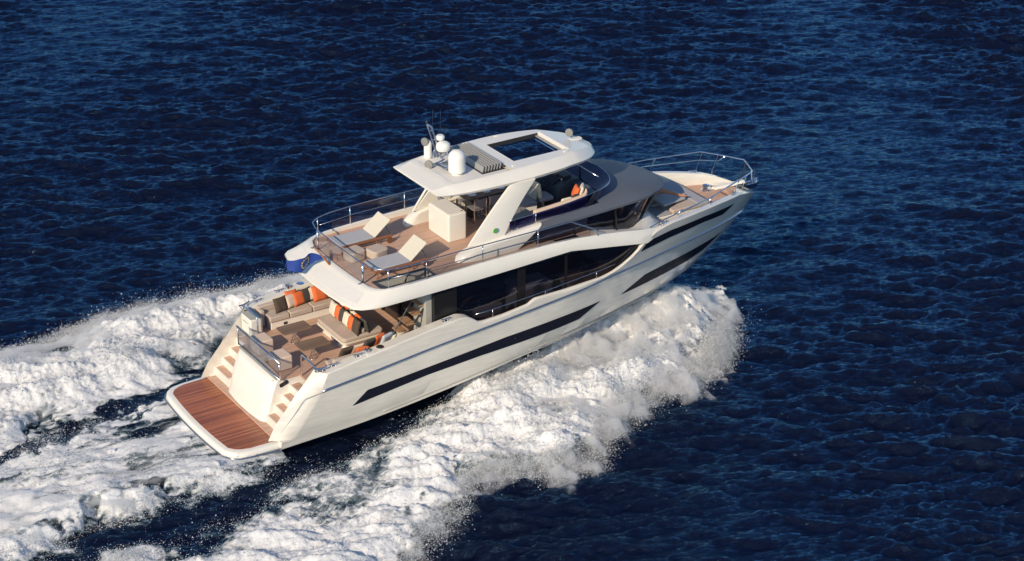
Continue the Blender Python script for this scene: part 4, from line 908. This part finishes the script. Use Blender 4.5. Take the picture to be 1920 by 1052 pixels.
# bow rails
for s in (-1, 1):
    yb = lambda x: s*(float(YD(x)) - .13)
    rail = [(15.6, s*2.25, 3.98), (16.1, yb(16.1)*1.0, 4.16 if s > 0 else 4.08), (18.4, yb(18.4)*1.01, 4.36 if s > 0 else 4.12), (20.3, yb(20.3)*1.03, 4.38 if s > 0 else 4.14), (20.95, yb(20.95)*1.1, 4.10), (21.45, s*.30, 4.0), (21.62, s*.16, 3.80), (21.55, s*.12, 3.40)]
    if s > 0: rail = [(15.6, s*2.25, 3.98), (16.1, yb(16.1), 4.20), (18.4, yb(18.4)*1.01, 4.34), (20.15, yb(20.15)*1.03, 4.46), (20.95, yb(20.95)*1.08, 4.26), (21.48, s*.31, 4.13), (21.62, s*.05, 3.82), (21.60, -.02, 3.45)]
    pr_ = MB().tube(rail, .022, 8).build("bow_rail", "chrome", Y, angle=50)
    for x, zt in ((16.9, 4.2), (18.5, 4.34 if s > 0 else 4.13), (20.05, 4.44 if s > 0 else 4.14), (20.55, 4.31 if s > 0 else 4.13)):
        zc_ = zcap(x); MB().tube([(x, yb(x), zc_ - .02), (x - .02, yb(x), zc_ + .16), (x + .16, yb(x + .16)*1.02, zt)], .014, 6).build("rail_stay", "chrome", pr_, angle=60)
    md = [(16.9, yb(16.9), 4.05), (18.4, yb(18.4), 4.10), (20.1, yb(20.1)*1.0, 4.16), (20.75, yb(20.75)*1.04, 4.08), (20.92, yb(20.92)*1.07, 4.24 if s > 0 else 4.12)]
    MB().tube(md, .012, 6).build("mid_rail", "chrome", pr_, angle=60)
gs = MB().tube([(20.85, .10, 3.40), (21.40, .16, 3.80), (21.50, .26, 4.0)], .022, 6).tube([(20.85, .10, 3.40), (21.35, -.12, 3.42)], .018, 6).tube([(21.40, .16, 3.80), (21.35, -.12, 3.44)], .016, 6)
gs.build("passerelle_stay", "dark_plastic", Y, angle=60)

# stairs from the cockpit up to the flybridge
stp = thing("boat_stairs", "open wooden staircase with chrome stringers climbing through the flybridge hatch", "staircase", (6.3, -1.78, 1.78))
for i in range(8):
    MB().box(.0 + .21*i, .30 + .21*i, -.30, .30, .52 + .27*i - .035 + (0 if i else 0), .52 + .27*i).build("tread", "tread_wood", stp, bevel=.012)
for s in (-1, 1): MB().tube([(-.32, s*.27, .02), (.12, s*.27, .36), (1.78, s*.27, 2.42)], .03, 8).build("stringer", "black_panel", stp, angle=50)
MB().tube([(-.40, -.33, .50), (.32, -.33, 1.52), (1.2, -.33, 2.75)], .018, 8).tube([(-.40, -.33, .50), (-.1, -.33, .45)], .018, 8).build("handrail", "console_grey", stp, angle=50)
MB().tube([(.42, .02, 2.0), (.62, .02, 2.52), (.80, .02, 2.62), (1.25, .02, 2.62), (1.25, .02, 2.2)], .026, 8).build("handrail", "black_panel", stp, angle=50)

# ---------------------------------------------------------------- loose things: seats, cushions, tables, crew, flag
RX = lambda d: Matrix.Rotation(math.radians(d), 4, 'X'); RYm = lambda d: Matrix.Rotation(math.radians(d), 4, 'Y'); RZ = lambda d: Matrix.Rotation(math.radians(d), 4, 'Z')
def pillow_mb(w=.46, h=.46, t=.15, n=12):
    top = []; bot = []
    for i in range(n + 1):
        ra = []; rb = []
        for j in range(n + 1):
            u, v = 2*i/n - 1, 2*j/n - 1
            pinch = 1 - .07*(1 - v*v)*abs(u)**3 ; pinch2 = 1 - .07*(1 - u*u)*abs(v)**3
            zz = t/2*((1 - u**4)*(1 - v**4))**.55 + .004*math.sin(5*u + 3*v)*(1 - u*u)*(1 - v*v)
            x, y = u*w/2*pinch, v*h/2*pinch2
            ra.append((x, y, zz)); rb.append((x, y, -zz*.9))
        top.append(ra); bot.append(rb)
    mb = MB(); mb.loft(top, closed=False); o = len(mb.v); mb.loft([r[::-1] for r in bot], closed=False); return mb
def pillow(m, label, loc, M, group=None, w=.46, h=.46, t=.15, name="scatter_cushion"):
    o = pillow_mb(w, h, t).build(name, m, angle=180); place(o, loc, M); return tag(o, label, "cushion", group)

# port cockpit sofa
sf = thing("cockpit_sofa", "long sand coloured sofa along the far side of the cockpit", "sofa", (5.05, 1.97, 1.78))
MB().box(-1.05, 1.15, -.28, .33, .0, .27).build("base", "gelcoat", sf, bevel=.015)
for a, b in ((-1.10, -.42), (-.40, .38), (.40, 1.16)): MB().box(a, b, -.33, .34, .27, .45).build("seat_cushion", "sand_cloth", sf, bevel=.035)
MB().box(-1.25, 1.16, .20, .35, .45, .66).build("backrest", "sand_cloth", sf, bevel=.04)
MB().box(-1.28, -1.12, -.02, .35, .05, .60).build("armrest", "sand_cloth", sf, bevel=.04)
MB().box(-.62, -.50, -.292, -.282, .08, .17).build("vent", "dark_plastic", sf)
tilt = lambda lean, yaw: RZ(yaw) @ RX(90 - lean)
for m, lab, x, y, z, yaw, k in (("brown_cloth", "dark brown cushion nearest the stern on the long cockpit sofa", 4.46, 1.92, .24, 8, 1.0), ("ottoman_cloth", "beige cushion between the brown and orange ones on the long sofa", 4.86, 1.99, .24, 14, .92), ("orange_cloth", "orange cushion between beige and charcoal cushions on the long sofa", 5.13, 2.0, .25, 10, .95), ("charcoal_cloth", "charcoal cushion in the middle of the long cockpit sofa row", 5.42, 2.06, .25, 12, .98), ("cream_cloth", "cream cushion behind the big orange one on the long sofa", 5.64, 2.09, .25, 6, .95), ("orange_cloth", "largest orange cushion at the forward end of the long sofa", 5.86, 1.97, .26, 2, 1.08), ("cream_cloth", "rounded cream cushion last in the long sofa row by the overhang", 6.16, 2.0, .22, -10, .85)):
    pillow(m, lab, (x, y, 2.22 + z), tilt(20, yaw), "cushions on the long cockpit sofa", .48*k, .48*k, .17)
pillow("orange_cloth", "orange cushion lying half hidden behind the beige one", (4.98, 2.18, 2.50), tilt(28, 0), "cushions on the long cockpit sofa", .42, .40, .14)

# two-sided sofa across the cockpit
ds = thing("island_sofa", "sand coloured two-sided sofa standing across the cockpit with a cushion row", "sofa", (5.88, .04, 1.78))
MB().prism(rrect(-.60, .60, -.74, .78, .10), .0, .24).build("base", "gelcoat", ds, bevel=.01)
MB().prism(rrect(-.56, .58, -.70, .74, .10), .0, .06).build("plinth", "rubber", ds)
MB().prism(rrect(-.72, .74, -.90, .92, .14), .24, .30).build("tray", "white_cloth", ds, bevel=.015)
MB().prism(rrect(-.70, .72, -.88, .90, .14), .301, .44).build("seat_cushion", "sand_cloth", ds, bevel=.04)
MB().box(-.02, .10, -.80, .82, .44, .60).build("backrest", "sand_cloth", ds, bevel=.04)
MB().box(-.606, -.60, -.35, .12, .04, .20).build("locker_door", "steel_blue", ds)
tl2 = lambda lean, yaw: RZ(yaw - 90) @ RX(90 - lean)
for m, lab, x, y, k in (("white_cloth", "cream cushion at the far end of the island sofa's front row", 5.73, .93-.12, 1), ("orange_cloth", "orange cushion second from the far end of the island sofa", 5.745, .55, 1), ("charcoal_cloth", "charcoal cushion in the middle of the island sofa's front row", 5.75, .26, 1), ("cream_cloth", "cream cushion just past the middle of the island sofa's row", 5.74, -.03, 1), ("orange_cloth", "orange cushion beside the dark brown end one on the island sofa", 5.74, -.31, 1), ("brown_cloth", "dark brown cushion at the near end of the island sofa", 5.74, -.62, 1.08)):
    pillow(m, lab, (x, y, 2.22 + .23), tl2(14, -4), "cushions on the island sofa", .44*k, .46*k, .15)
for m, lab, y in (("cream_cloth", "cream cushion facing forward behind the island sofa's far end", .68), ("orange_cloth", "orange cushion facing forward behind the charcoal one", .40), ("cream_cloth", "cream cushion facing forward behind the island sofa's centre", -.02), ("orange_cloth", "orange cushion facing forward towards the near end", -.32), ("charcoal_cloth", "charcoal cushion facing forward behind the far orange one", .20), ("charcoal_cloth", "dark cushion facing forward at the island sofa's near end", -.64)):
    pillow(m, lab, (6.02, y, 2.22 + .22), RZ(90) @ RX(78), "cushions on the island sofa's forward side", .44, .46, .15)

# starboard sofa mostly behind the bulwark
ss = thing("side_sofa", "sand coloured sofa tucked inside the near bulwark of the cockpit", "sofa", (5.3, -1.98, 1.78))
MB().box(-1.2, 1.1, -.30, .24, 0, .26).build("base", "gelcoat", ss, bevel=.015)
MB().box(-1.22, 1.12, -.30, .28, .26, .44).build("seat_cushion", "sand_cloth", ss, bevel=.04)
MB().box(-1.22, 1.12, -.32, -.16, .44, .70).build("backrest", "sand_cloth", ss, bevel=.04)
for m, lab, x, y, z, lean, yaw in (("orange_cloth", "orange cushion leaning on the near sofa beside the blue grey one", 5.86, -1.80, .26, 26, 200), ("charcoal_cloth", "charcoal cushion lying on the near sofa behind the bulwark", 5.50, -1.86, .24, 30, 190), ("orange_cloth", "smaller orange cushion low on the near sofa by the winch", 5.20, -1.92, .12, 44, 176), ("brown_cloth", "dark brown cushion at the stern end of the near sofa", 4.70, -1.90, .22, 34, 180), ("pale_blue_cloth", "pale blue grey cushion at the forward end of the near sofa", 6.10, -1.86, .24, 24, 196)):
    pillow(m, lab, (x, y, 2.22 + z), tilt(lean, yaw), "cushions on the near cockpit sofa", .44, .44, .15)
tc = thing("tub_chair", "white round-backed chair beside the foot of the stairs", "chair", (6.52, -1.78, 1.78))
MB().prism(rrect(-.24, .24, -.24, .24, .10), .36, .46).build("seat", "pale_blue_cloth", tc, bevel=.03)
rings = []
for k in range(13):
    a = math.radians(-150 + 300*k/12 - 90); r0, r1 = .25, .29; zt = .66 + .20*max(0, math.cos(math.radians(-150 + 300*k/12)))
    rings.append([(r0*math.cos(a), r0*math.sin(a), .40), (r1*math.cos(a), r1*math.sin(a), .40), (r1*math.cos(a), r1*math.sin(a), zt), (r0*math.cos(a), r0*math.sin(a), zt)])
MB().loft(rings).build("backrest", "white_cloth", tc, bevel=.01)
for x in (-.18, .18):
    for y in (-.18, .18): MB().tube([(x, y, .38), (x*1.15, y*1.15, 0)], .014, 6).build("leg", "chrome", tc)

# cockpit tables and ottomans
def low_table(label, loc):
    t = thing("low_table", label, "table", loc, 0, "wooden cockpit tables")
    MB().prism(rrect(-.49, .49, -.29, .29, .05), .475, .505).build("tabletop", "table_wood", t, bevel=.006)
    for i in range(8):
        a = math.pi*2*i/8; r = .09
        p = [(r*1.25*math.cos(a), r*1.25*math.sin(a), .012), (r*.55*math.cos(a + .8), r*.55*math.sin(a + .8), .24), (r*1.3*math.cos(a + 1.5), r*1.3*math.sin(a + 1.5), .475)]
        MB().tube(p, .008, 5).build("wire_leg", "chrome", t, angle=180)
    MB().tube([(.13*math.cos(a), .13*math.sin(a), .012) for a in np.linspace(0, 2*math.pi, 17)[:-1]], .009, 5, closed=True).build("foot_ring", "chrome", t, angle=180)
low_table("wooden low table farther from the camera, beside the long sofa", (4.24, .60, 1.78)); low_table("wooden low table nearer the camera on the open cockpit sole", (4.24, -.62, 1.78))
for lab, loc in (("pale cube ottoman on the far side behind the glass balustrade", (3.14, .62, 1.78)), ("pale cube ottoman on the near side behind the glass balustrade", (3.14, -.62, 1.78))):
    o = MB().box(-.27, .27, -.30, .30, .012, .47).build("ottoman", "ottoman_cloth", bevel=.055, seg=4); place(o, loc); tag(o, lab, "ottoman", "cube ottomans in the cockpit")
cb = thing("wet_bar_cabinet", "white cabinet with slatted top at the far gate of the cockpit", "cabinet", (3.42, 1.92, 1.78))
MB().box(-.17, .25, -.34, .34, 0, .58).build("body", "gelcoat", cb, bevel=.04)
MB().prism(rrect(-.16, .24, -.33, .33, .04), .58, .60).build("countertop", "lining", cb, bevel=.006)
MB().box(-.178, -.172, -.12, .20, .38, .41).build("handle", "louver", cb)

# flybridge: loungers, poufs, bar, dining group
def lounger(label, loc):
    t = thing("sun_lounger", label, "sun lounger", loc, 0, "loungers on the flybridge")
    for s in (-1, 1):
        MB().box(-.05, 1.82, s*.40 - .022, s*.40 + .022, .20, .27).build("side_rail", "frame_wood", t, bevel=.008)
        MB().tube([(.08, s*.40, .22), (.02, s*.40, .0)], .022, 6).build("leg", "frame_wood", t); MB().tube([(1.25, s*.40, .22), (1.30, s*.40, .0)], .022, 6).build("leg", "frame_wood", t)
        MB().lathe([(.03, -.02), (.105, -.02), (.105, .02), (.03, .02)], (1.72, s*.43, .105), 20, RX(90).to_3x3()).build("wheel", "wicker", t)
    MB().box(-.03, .01, -.38, .38, .20, .26).build("end_rail", "frame_wood", t)
    MB().box(0, 1.22, -.375, .375, .262, .31).build("mattress", "sling_cloth", t, bevel=.018)
    b = MB(); M = RYm(-39); b.obox((1.22 + .36*math.cos(math.radians(39)), 0, .30 + .36*math.sin(math.radians(39))), (.74, .76, .045), M.to_3x3()); b.build("backrest", "white_cloth", t, bevel=.015)
    for s in (-1, 1): MB().tube([(1.62, s*.3, .60), (1.80, s*.34, .25)], .011, 6).build("back_strut", "dark_plastic", t)
    return t
lounger("sun lounger on the far side of the flybridge with raised cream back", (6.0, 1.10, FZ)); lounger("sun lounger on the near side of the flybridge beside the stairwell", (6.08, -.98, FZ))
for lab, x, y, rz in (("sand coloured pouf nearest the stern rail between the loungers", 6.22, .24, .15), ("sand coloured pouf farther forward between the two loungers", 6.86, -.04, .2)):
    o = MB().prism(rrect(-.29, .29, -.27, .27, .13), .01, .33).build("pouf", "sand_cloth", bevel=.04, seg=4); place(o, (x, y, FZ), Matrix.Rotation(rz, 4, 'Z')); tag(o, lab, "pouf", "poufs between the loungers")
stl = thing("side_table", "low square wooden side table at the foot of the far lounger", "table", (5.88, .60, FZ))
MB().box(-.2, .2, -.24, .24, .26, .29).build("tabletop", "teak", stl, bevel=.008)
for x in (-.17, .17):
    for y in (-.2, .2): MB().tube([(x, y, .27), (x, y, 0)], .014, 6).build("leg", "frame_wood", stl)
bc = thing("bar_unit", "tall white bar unit standing behind the near hardtop leg", "bar unit", (9.60, .33, FZ))
MB().prism(rrect(-.335, .335, -.63, .62, .07), .0, .90).build("body", "gelcoat", bc, bevel=.03, seg=4)
MB().prism(rrect(-.30, .30, -.595, .585, .05), .90, .925).build("lid", "deck_white", bc, bevel=.012)
MB().lathe([(.03, 0), (.03, .006), (.001, .007)], (.22, -.52, .925), 12).build("drain", "rubber", bc)
dt = thing("dining_table", "long dark wooden dining table under the hardtop", "table", (11.42, 1.07, FZ))
MB().prism(rrect(-.82, .80, -.32, .30, .03), .71, .75).build("tabletop", "table_wood", dt, bevel=.006)
for x in (-.55, .55): MB().box(x - .04, x + .04, -.18, .18, .0, .71).build("leg", "dark_plastic", dt, bevel=.008)
for i, x in enumerate((10.92, 11.46, 12.0)):
    w = ("nearest the stern", "in the middle", "farthest forward")[i]
    o = MB().prism(rrect(-.21, .21, -.155, .155, .01), 0, .005).build("placemat", "placemat"); place(o, (x - .02, .98, 5.003)); tag(o, "woven brown placemat %s on the dining table" % w, "placemat", "placemats on the dining table")
    o = MB().lathe([(.07, .003), (.085, .004), (.135, .022), (.14, .026), (.12, .018), (.07, .010), (.001, .010)], n=28).build("plate", "porcelain"); place(o, (x, .98, 5.009)); tag(o, "round white plate %s on the dining table" % w, "plate", "plates on the dining table")
def sled_chair(label, loc, rz):
    t = thing("dining_chair", label, "chair", loc, rz, "wire dining chairs")
    MB().box(-.23, .23, -.23, .23, .43, .455).build("seat", "weave_dark", t, bevel=.01)
    b = MB(); b.loft([[(x, .22 + .03*math.cos(x*5), .50), (x, .27 + .03*math.cos(x*5), .82)] for x in np.linspace(-.23, .23, 8)], closed=False); b.build("backrest", "weave_dark", t, solid=.02)
    for s in (-1, 1): MB().tube([(s*.22, .27, .80), (s*.22, .23, .45), (s*.22, .25, .012), (s*.22, -.24, .012), (s*.22, -.22, .44)], .013, 6).build("leg_frame", "chrome", t, angle=50)
    return t
for lab, x, y, rz in (("dark wire chair nearest the bar on the near side of the table", 10.92, .72, 180), ("dark wire chair half behind the hardtop leg at the table", 11.50, .74, 180), ("dark wire chair at the forward end of the table's near side", 12.06, .76, 180), ("dark wire chair on the table's far side nearest the stern", 10.95, 1.62, 0), ("dark wire chair on the table's far side amidships", 11.6, 1.62, 0)):
    sled_chair(lab, (x, y, FZ), math.radians(rz))
oc = thing("lounge_chair", "low grey lounge chair at the stern end of the dining table", "chair", (10.30, 1.20, FZ), math.radians(90))
MB().box(-.30, .30, -.30, .28, .34, .40).build("seat", "weave_dark", oc, bevel=.015); MB().obox((0, .30, .58), (.58, .03, .42), RX(-16).to_3x3()).build("backrest", "weave_dark", oc, bevel=.01)
for x in (-.28, .28): MB().tube([(x, .28, .0), (x, .28, .52), (x, -.30, .52), (x, -.30, 0)], .018, 6).build("leg_frame", "white_cloth", oc)

# forward flybridge: galley box, settee, helm
gb = thing("galley_unit", "pale grey galley unit just forward of the near hardtop leg", "cabinet", (11.4, -.92, FZ))
MB().prism(rrect(-.55, .55, -.55, .50, .06), 0, .66).build("body", "gelcoat", gb, bevel=.03); MB().prism(rrect(-.50, .50, -.50, .45, .05), .66, .685).build("countertop", "lamp_grey", gb, bevel=.01)
MB().lathe([(.03, 0), (.03, .01), (.001, .012)], (.30, .22, .685), 12).build("tap_base", "rubber", gb)
st = thing("flybridge_settee", "cream L-shaped settee inside the tinted wind deflector", "settee", (12.6, -1.22, FZ))
MB().box(-.62, 1.05, -.34, .34, 0, .42).box(.55, 1.05, .34, .75, 0, .42).build("base", "gelcoat", st, bevel=.02)
MB().box(-.62, 1.05, -.30, .36, .42, .56).build("seat_cushion", "grey_cloth", st, bevel=.04)
bkp = smooth_path([(-.98, -.36, 1.0), (-.3, -.37, 1.04), (.4, -.37, 1.08), (.85, -.36, 1.12), (1.06, -.22, 1.18), (1.12, .05, 1.22)], 5)
MB().loft([[(p.x, p.y - .07, p.z - .5), (p.x, p.y - .075, p.z - .03), (p.x, p.y - .04, p.z + .02), (p.x, p.y + .06, p.z + .02), (p.x, p.y + .09, p.z - .03), (p.x, p.y + .12, p.z - .5)] for p in bkp]).build("backrest", "ottoman_cloth", st, angle=60, bevel=.015)
for m, lab, x, y, z, lean, yaw in (("orange_cloth", "bright orange cushion standing at the forward end of the settee", 13.42, -1.20, 5.34, 20, 250), ("charcoal_cloth", "charcoal cushion beside the orange one on the settee", 13.22, -1.36, 5.18, 26, 205), ("cream_cloth", "cream cushion leaning on the settee's backrest", 12.92, -1.38, 5.16, 26, 180), ("orange_cloth", "smaller orange cushion low on the settee's backrest", 13.08, -1.30, 5.10, 32, 190), ("white_cloth", "pale cushion at the corner end of the settee", 13.60, -1.24, 5.36, 18, 235)):
    pillow(m, lab, (x, y, z), tilt(lean, yaw), "cushions on the flybridge settee", .44, .44, .15)
hc = thing("helm_console", "dark helm console under the front of the hardtop", "helm console", (13.85, .45, FZ))
MB().loft([[(-.45, y, 0), (-.42, y, .62), (-.30, y, .82), (.12, y, 1.02), (.45, y, 1.0), (.12, y, 0)] for y in (-.62, -.58, .66, .70)]).build("body", "console_grey", hc, angle=30, bevel=.02)
MB().obox((-.16, .02, .905), (.42, .55, .03), RYm(-26).to_3x3()).build("display", "black_panel", hc)
MB().obox((.10, .02, 1.04), (.30, .9, .10), RYm(-8).to_3x3()).build("cowl", "dark_plastic", hc, bevel=.03)
wh = MB().tube([(.19*math.cos(a), .19*math.sin(a), 0) for a in np.linspace(0, 2*math.pi, 25)[:-1]], .016, 6, closed=True)
for a in (0, 2.1, 4.2): wh.tube([(0, 0, -.03), (.19*math.cos(a), .19*math.sin(a), 0)], .012, 6)
w = wh.build("steering_wheel", "black_panel", hc, angle=180); w.matrix_local = Matrix.Translation((-.48, .05, .80)) @ RYm(-55)
for y in (-.45, -.36): MB().tube([(-.10, y, .90), (-.16, y, 1.06)], .014, 6).build("throttle", "chrome", hc)
def helm_seat(label, loc, m):
    t = thing("helm_chair", label, "helm seat", loc, 0, "helm seats")
    MB().lathe([(.16, 0), (.16, .02), (.06, .05), (.05, .48)], n=16).build("pedestal", "chrome", t)
    MB().prism(rrect(-.26, .26, -.28, .28, .08), .48, .60).build("seat", "grey_cloth", t, bevel=.035)
    MB().obox((-.27, 0, .88), (.10, .54, .56), RYm(-10).to_3x3()).build("backrest", m, t, bevel=.045)
helm_seat("pale grey helm seat on the near side of the console", (13.05, .10, FZ), "cream_cloth"); helm_seat("dark grey helm seat on the far side of the console", (13.05, .80, FZ), "charcoal_cloth")
ls = thing("companion_lounge", "dark grey companion lounge opposite the settee", "settee", (12.35, .30, FZ))
MB().box(-.30, .35, -.40, .40, 0, .40).build("base", "gelcoat", ls, bevel=.02); MB().box(-.30, .36, -.42, .42, .40, .54).build("seat_cushion", "grey_cloth", ls, bevel=.04); MB().obox((.38, 0, .74), (.12, .70, .42), RYm(12).to_3x3()).build("backrest", "lining", ls, bevel=.05)

# salon furniture seen dimly through the side glass
for lab, x, y, sx, sy in (("pale sofa inside the salon behind the stern-most side glass", 9.3, -1.5, 1.9, .8), ("pale sofa inside the salon on the far side", 9.6, 1.7, 2.4, .8)):
    t = thing("salon_sofa", lab, "sofa", (x, y, 1.80)); MB().box(-sx/2, sx/2, -sy/2, sy/2, 0, .42).build("seat", "sand_cloth", t, bevel=.06); s = math.copysign(1, y); MB().box(-sx/2, sx/2, *sorted((s*sy/2, s*(sy/2 - .2))), .42, .80).build("backrest", "sand_cloth", t, bevel=.06)
gt = thing("galley_island", "pale island counter inside the salon behind the middle side glass", "counter", (11.5, -1.35, 1.80)); MB().box(-.55, .7, -.4, .4, 0, .90).build("body", "lining", gt, bevel=.02); MB().box(-.58, .73, -.43, .43, .90, .94).build("countertop", "dome_white", gt, bevel=.01)
dsk = thing("lower_helm", "wooden lower helm desk inside the forward side glass", "helm console", (13.35, -1.5, 1.80)); MB().box(-.5, 1.2, -.5, .5, 0, .72).build("body", "lining", dsk, bevel=.02); MB().box(-.55, 1.3, -.66, .5, .72, .76).build("desktop", "tread_wood", dsk, bevel=.006); MB().obox((.3, .1, .90), (.1, .5, .26), RYm(20).to_3x3()).build("display", "black_panel", dsk, bevel=.01)

# foredeck sunpads and the sunbather
sp = thing("bow_sunpad", "large pale sunpad on its white plinth on the foredeck", "sunpad", (18.0, -.12, 3.30))
MB().prism([(-1.25, -1.02), (.78, -1.0), (.80, .98), (-1.25, 1.0)], 0, .30).build("plinth", "gelcoat", sp, bevel=.02)
MB().prism([(-.80, -.30), (.42, -.30), (.42, -1.04), (.86, -1.04), (.88, 1.02), (-.95, 1.04), (-.95, -.30)], .30, .45).build("mattress", "grey_cloth", sp, bevel=.03)  # shaded part of the pad: its blue-grey shade is put into the cloth colour
MB().prism([(-.62, -1.04), (.41, -1.04), (.41, -.31), (.30, -.31), (-.62, -.80)], .302, .44).build("sunlit_mattress", "sand_cloth", sp, bevel=.03)  # sunlit part of the pad: the light is painted as warmer, paler cloth
MB().prism([(-1.30, -1.0), (-.66, -1.0), (-.66, -.32), (-1.30, .4)], .302, .36).build("seat_cushion", "grey_cloth", sp, bevel=.02)
bl = MB().prism([(-.95, -.86), (.10, -.62), (.34, -.30), (.10, .10), (-.95, .10)], 0, .07).build("head_pad", "sling_cloth", sp, bevel=.025); bl.matrix_local = Matrix.Translation((.08, .0, .50)) @ RYm(4)

def skin_body(name, verts, edges, radii, m, root=0, parent=None):
    me = bpy.data.meshes.new(name); me.from_pydata(verts, edges, []); o = bpy.data.objects.new(name, me); col.objects.link(o)
    sk = o.modifiers.new("skin", 'SKIN'); sk.use_smooth_shade = True
    for i, r in enumerate(radii):
        d = me.skin_vertices[0].data[i]; d.radius = (r, r) if not hasattr(r, '__len__') else r
        d.use_root = (i == root)
    q = o.modifiers.new("sub", 'SUBSURF'); q.levels = 2; q.render_levels = 2
    me.materials.append(MATS[m])
    if parent: o.parent = parent
    return o
pp = thing("person", "person sunbathing on the bow sunpad in dark swimwear, one tanned knee raised", "person", (16.92, -.16, 3.82))
V_ = []; E2 = []; Rr = []
def chain(pts, frm=None):
    prev = frm
    for x, y, z, r in pts:
        V_.append((x, y, z)); Rr.append(r); i = len(V_) - 1
        if prev is not None: E2.append((prev, i))
        prev = i
    return prev
pel = chain([(0, 0, .10, (.15, .11))]); ch = chain([(-.18, .01, .12, (.13, .10)), (-.38, .02, .15, (.16, .11)), (-.50, .02, .17, (.13, .09)), (-.57, .02, .18, .055), (-.64, .02, .20, .055)], pel)
chain([(-.72, .02, .22, .085), (-.82, .02, .23, .07)], ch)
hips = []
lk = chain([(.06, .09, .10, 0.114), (.34, .14, .20, 0.096), (.46, .15, .24, 0.072), (.62, .12, .16, 0.070), (.84, .08, .08, 0.050), (.92, .07, .06, 0.043), (.99, .07, .07, 0.041), (1.08, .07, .10, 0.026)], pel)
rk = chain([(.06, -.09, .10, 0.118), (.28, -.14, .26, 0.103), (.48, -.18, .37, 0.079), (.66, -.26, .30, 0.074), (.90, -.38, .21, 0.070), (1.08, -.47, .15, 0.048), (1.14, -.50, .13, 0.043), (1.22, -.545, .12, 0.041), (1.32, -.60, .115, 0.024)], pel)
def hand(sh, el, wr, sgn):
    a = chain([(*sh, .055), (*el, .042), (*wr, .030)], 2); p = chain([(wr[0] + .05, wr[1], wr[2] - .005, (.036, .018))], a)
    for k, ln in enumerate((.060, .075, .080, .070)):
        yy = wr[1] + (k - 1.5)*.020*sgn; chain([(wr[0] + .09, yy, wr[2] - .006, .009), (wr[0] + .09 + ln*.5, yy, wr[2] - .010, .0085), (wr[0] + .09 + ln, yy, wr[2] - .020, .007)], p)
    chain([(wr[0] + .045, wr[1] - .045*sgn, wr[2], .010), (wr[0] + .085, wr[1] - .06*sgn, wr[2] - .008, .008)], p)
hand((-.42, .19, .15), (-.20, .30, .07), (.02, .26, .06), 1); hand((-.42, -.17, .15), (-.20, -.28, .07), (.02, -.26, .06), -1)
skin_body("body", V_, E2, Rr, "skin", 0, pp)
skin_body("swimsuit", [(-.06, 0, .10), (.02, 0, .10), (.10, .08, .105), (.10, -.09, .115)], [(0, 1), (1, 2), (1, 3)], [(.162, .118), (.165, .12), .108, .112], "swim_cloth", 1, pp)
hd = MB(); hd.lathe([(.001, -.115), (.05, -.105), (.075, -.05), (.082, .02), (.075, .07), (.045, .105), (.001, .115)], n=20)
hr = hd.build("hair", "hair", pp, angle=180); hr.matrix_local = Matrix.Translation((-.80, .02, .215)) @ RYm(70)
fc = MB().lathe([(.001, 0), (.012, .004), (.010, .02), (.001, .028)], (-.76, .02, .295), 10)
for s in (-1, 1): fc.lathe([(.001, 0), (.010, .003), (.001, .008)], (-.785, .02 + s*.03, .297), 8)
fc.build("face", "skin", pp, angle=180)

# ensign on its staff
fs = thing("ensign", "blue flag with a ring of gold stars streaming from the flybridge stern staff", "flag", (5.34, .18, 4.33))
MB().tube([(0, 0, -.02), (-.16, .42, .30), (-.22, .60, .42)], .034, 8).build("flag_staff", "frame_wood", fs, angle=180)
FW, FH = 1.15, .44
def flag_pt(u, v, off=0.0):
    """u along the fly from the staff, v up the hoist"""
    hh = FH*(.14 + .86*min(1, u/.42)**.8)*(1 - .32*max(0, u - .68)/.32); x = -.08 - FW*u; amp = .11*min(1, u*2)
    y = .28 + amp*math.sin(7.2*u - .6 + .8*v) + .10*u; z = .10 + (v - .5)*hh + .05*math.sin(6.0*u + .5) + .018*math.sin(17*u + 2.5*v)*u + .12*u*(1 - u) - .02*u
    return Vector((x, y - off, z + off*.3))
nU, nV = 40, 16
MB().loft([[flag_pt(i/nU, j/nV) for j in range(nV + 1)] for i in range(nU + 1)], closed=False).build("cloth", "flag_blue", fs, angle=180)
sg_ = MB()
for k in range(12):
    a = 2*math.pi*k/12; cu, cv = .52 + .145*math.sin(a)*.9, .5 + .34*math.cos(a)
    pts = []
    for i in range(10):
        r = (.034 if i % 2 == 0 else .014); b = math.pi*i/5
        pts.append((cu + r*math.sin(b)/FW*1.15, cv + r*math.cos(b)/FH*1.15))
    for off in (.007, -.007):
        o = len(sg_.v); sg_.v += [tuple(flag_pt(u, v, off)) for u, v in pts] + [tuple(flag_pt(cu, cv, off))]; sg_.f += [(o + 10, o + i, o + (i+1) % 10) for i in range(10)]
sg_.build("star_ring", "star_yellow", fs, angle=180)
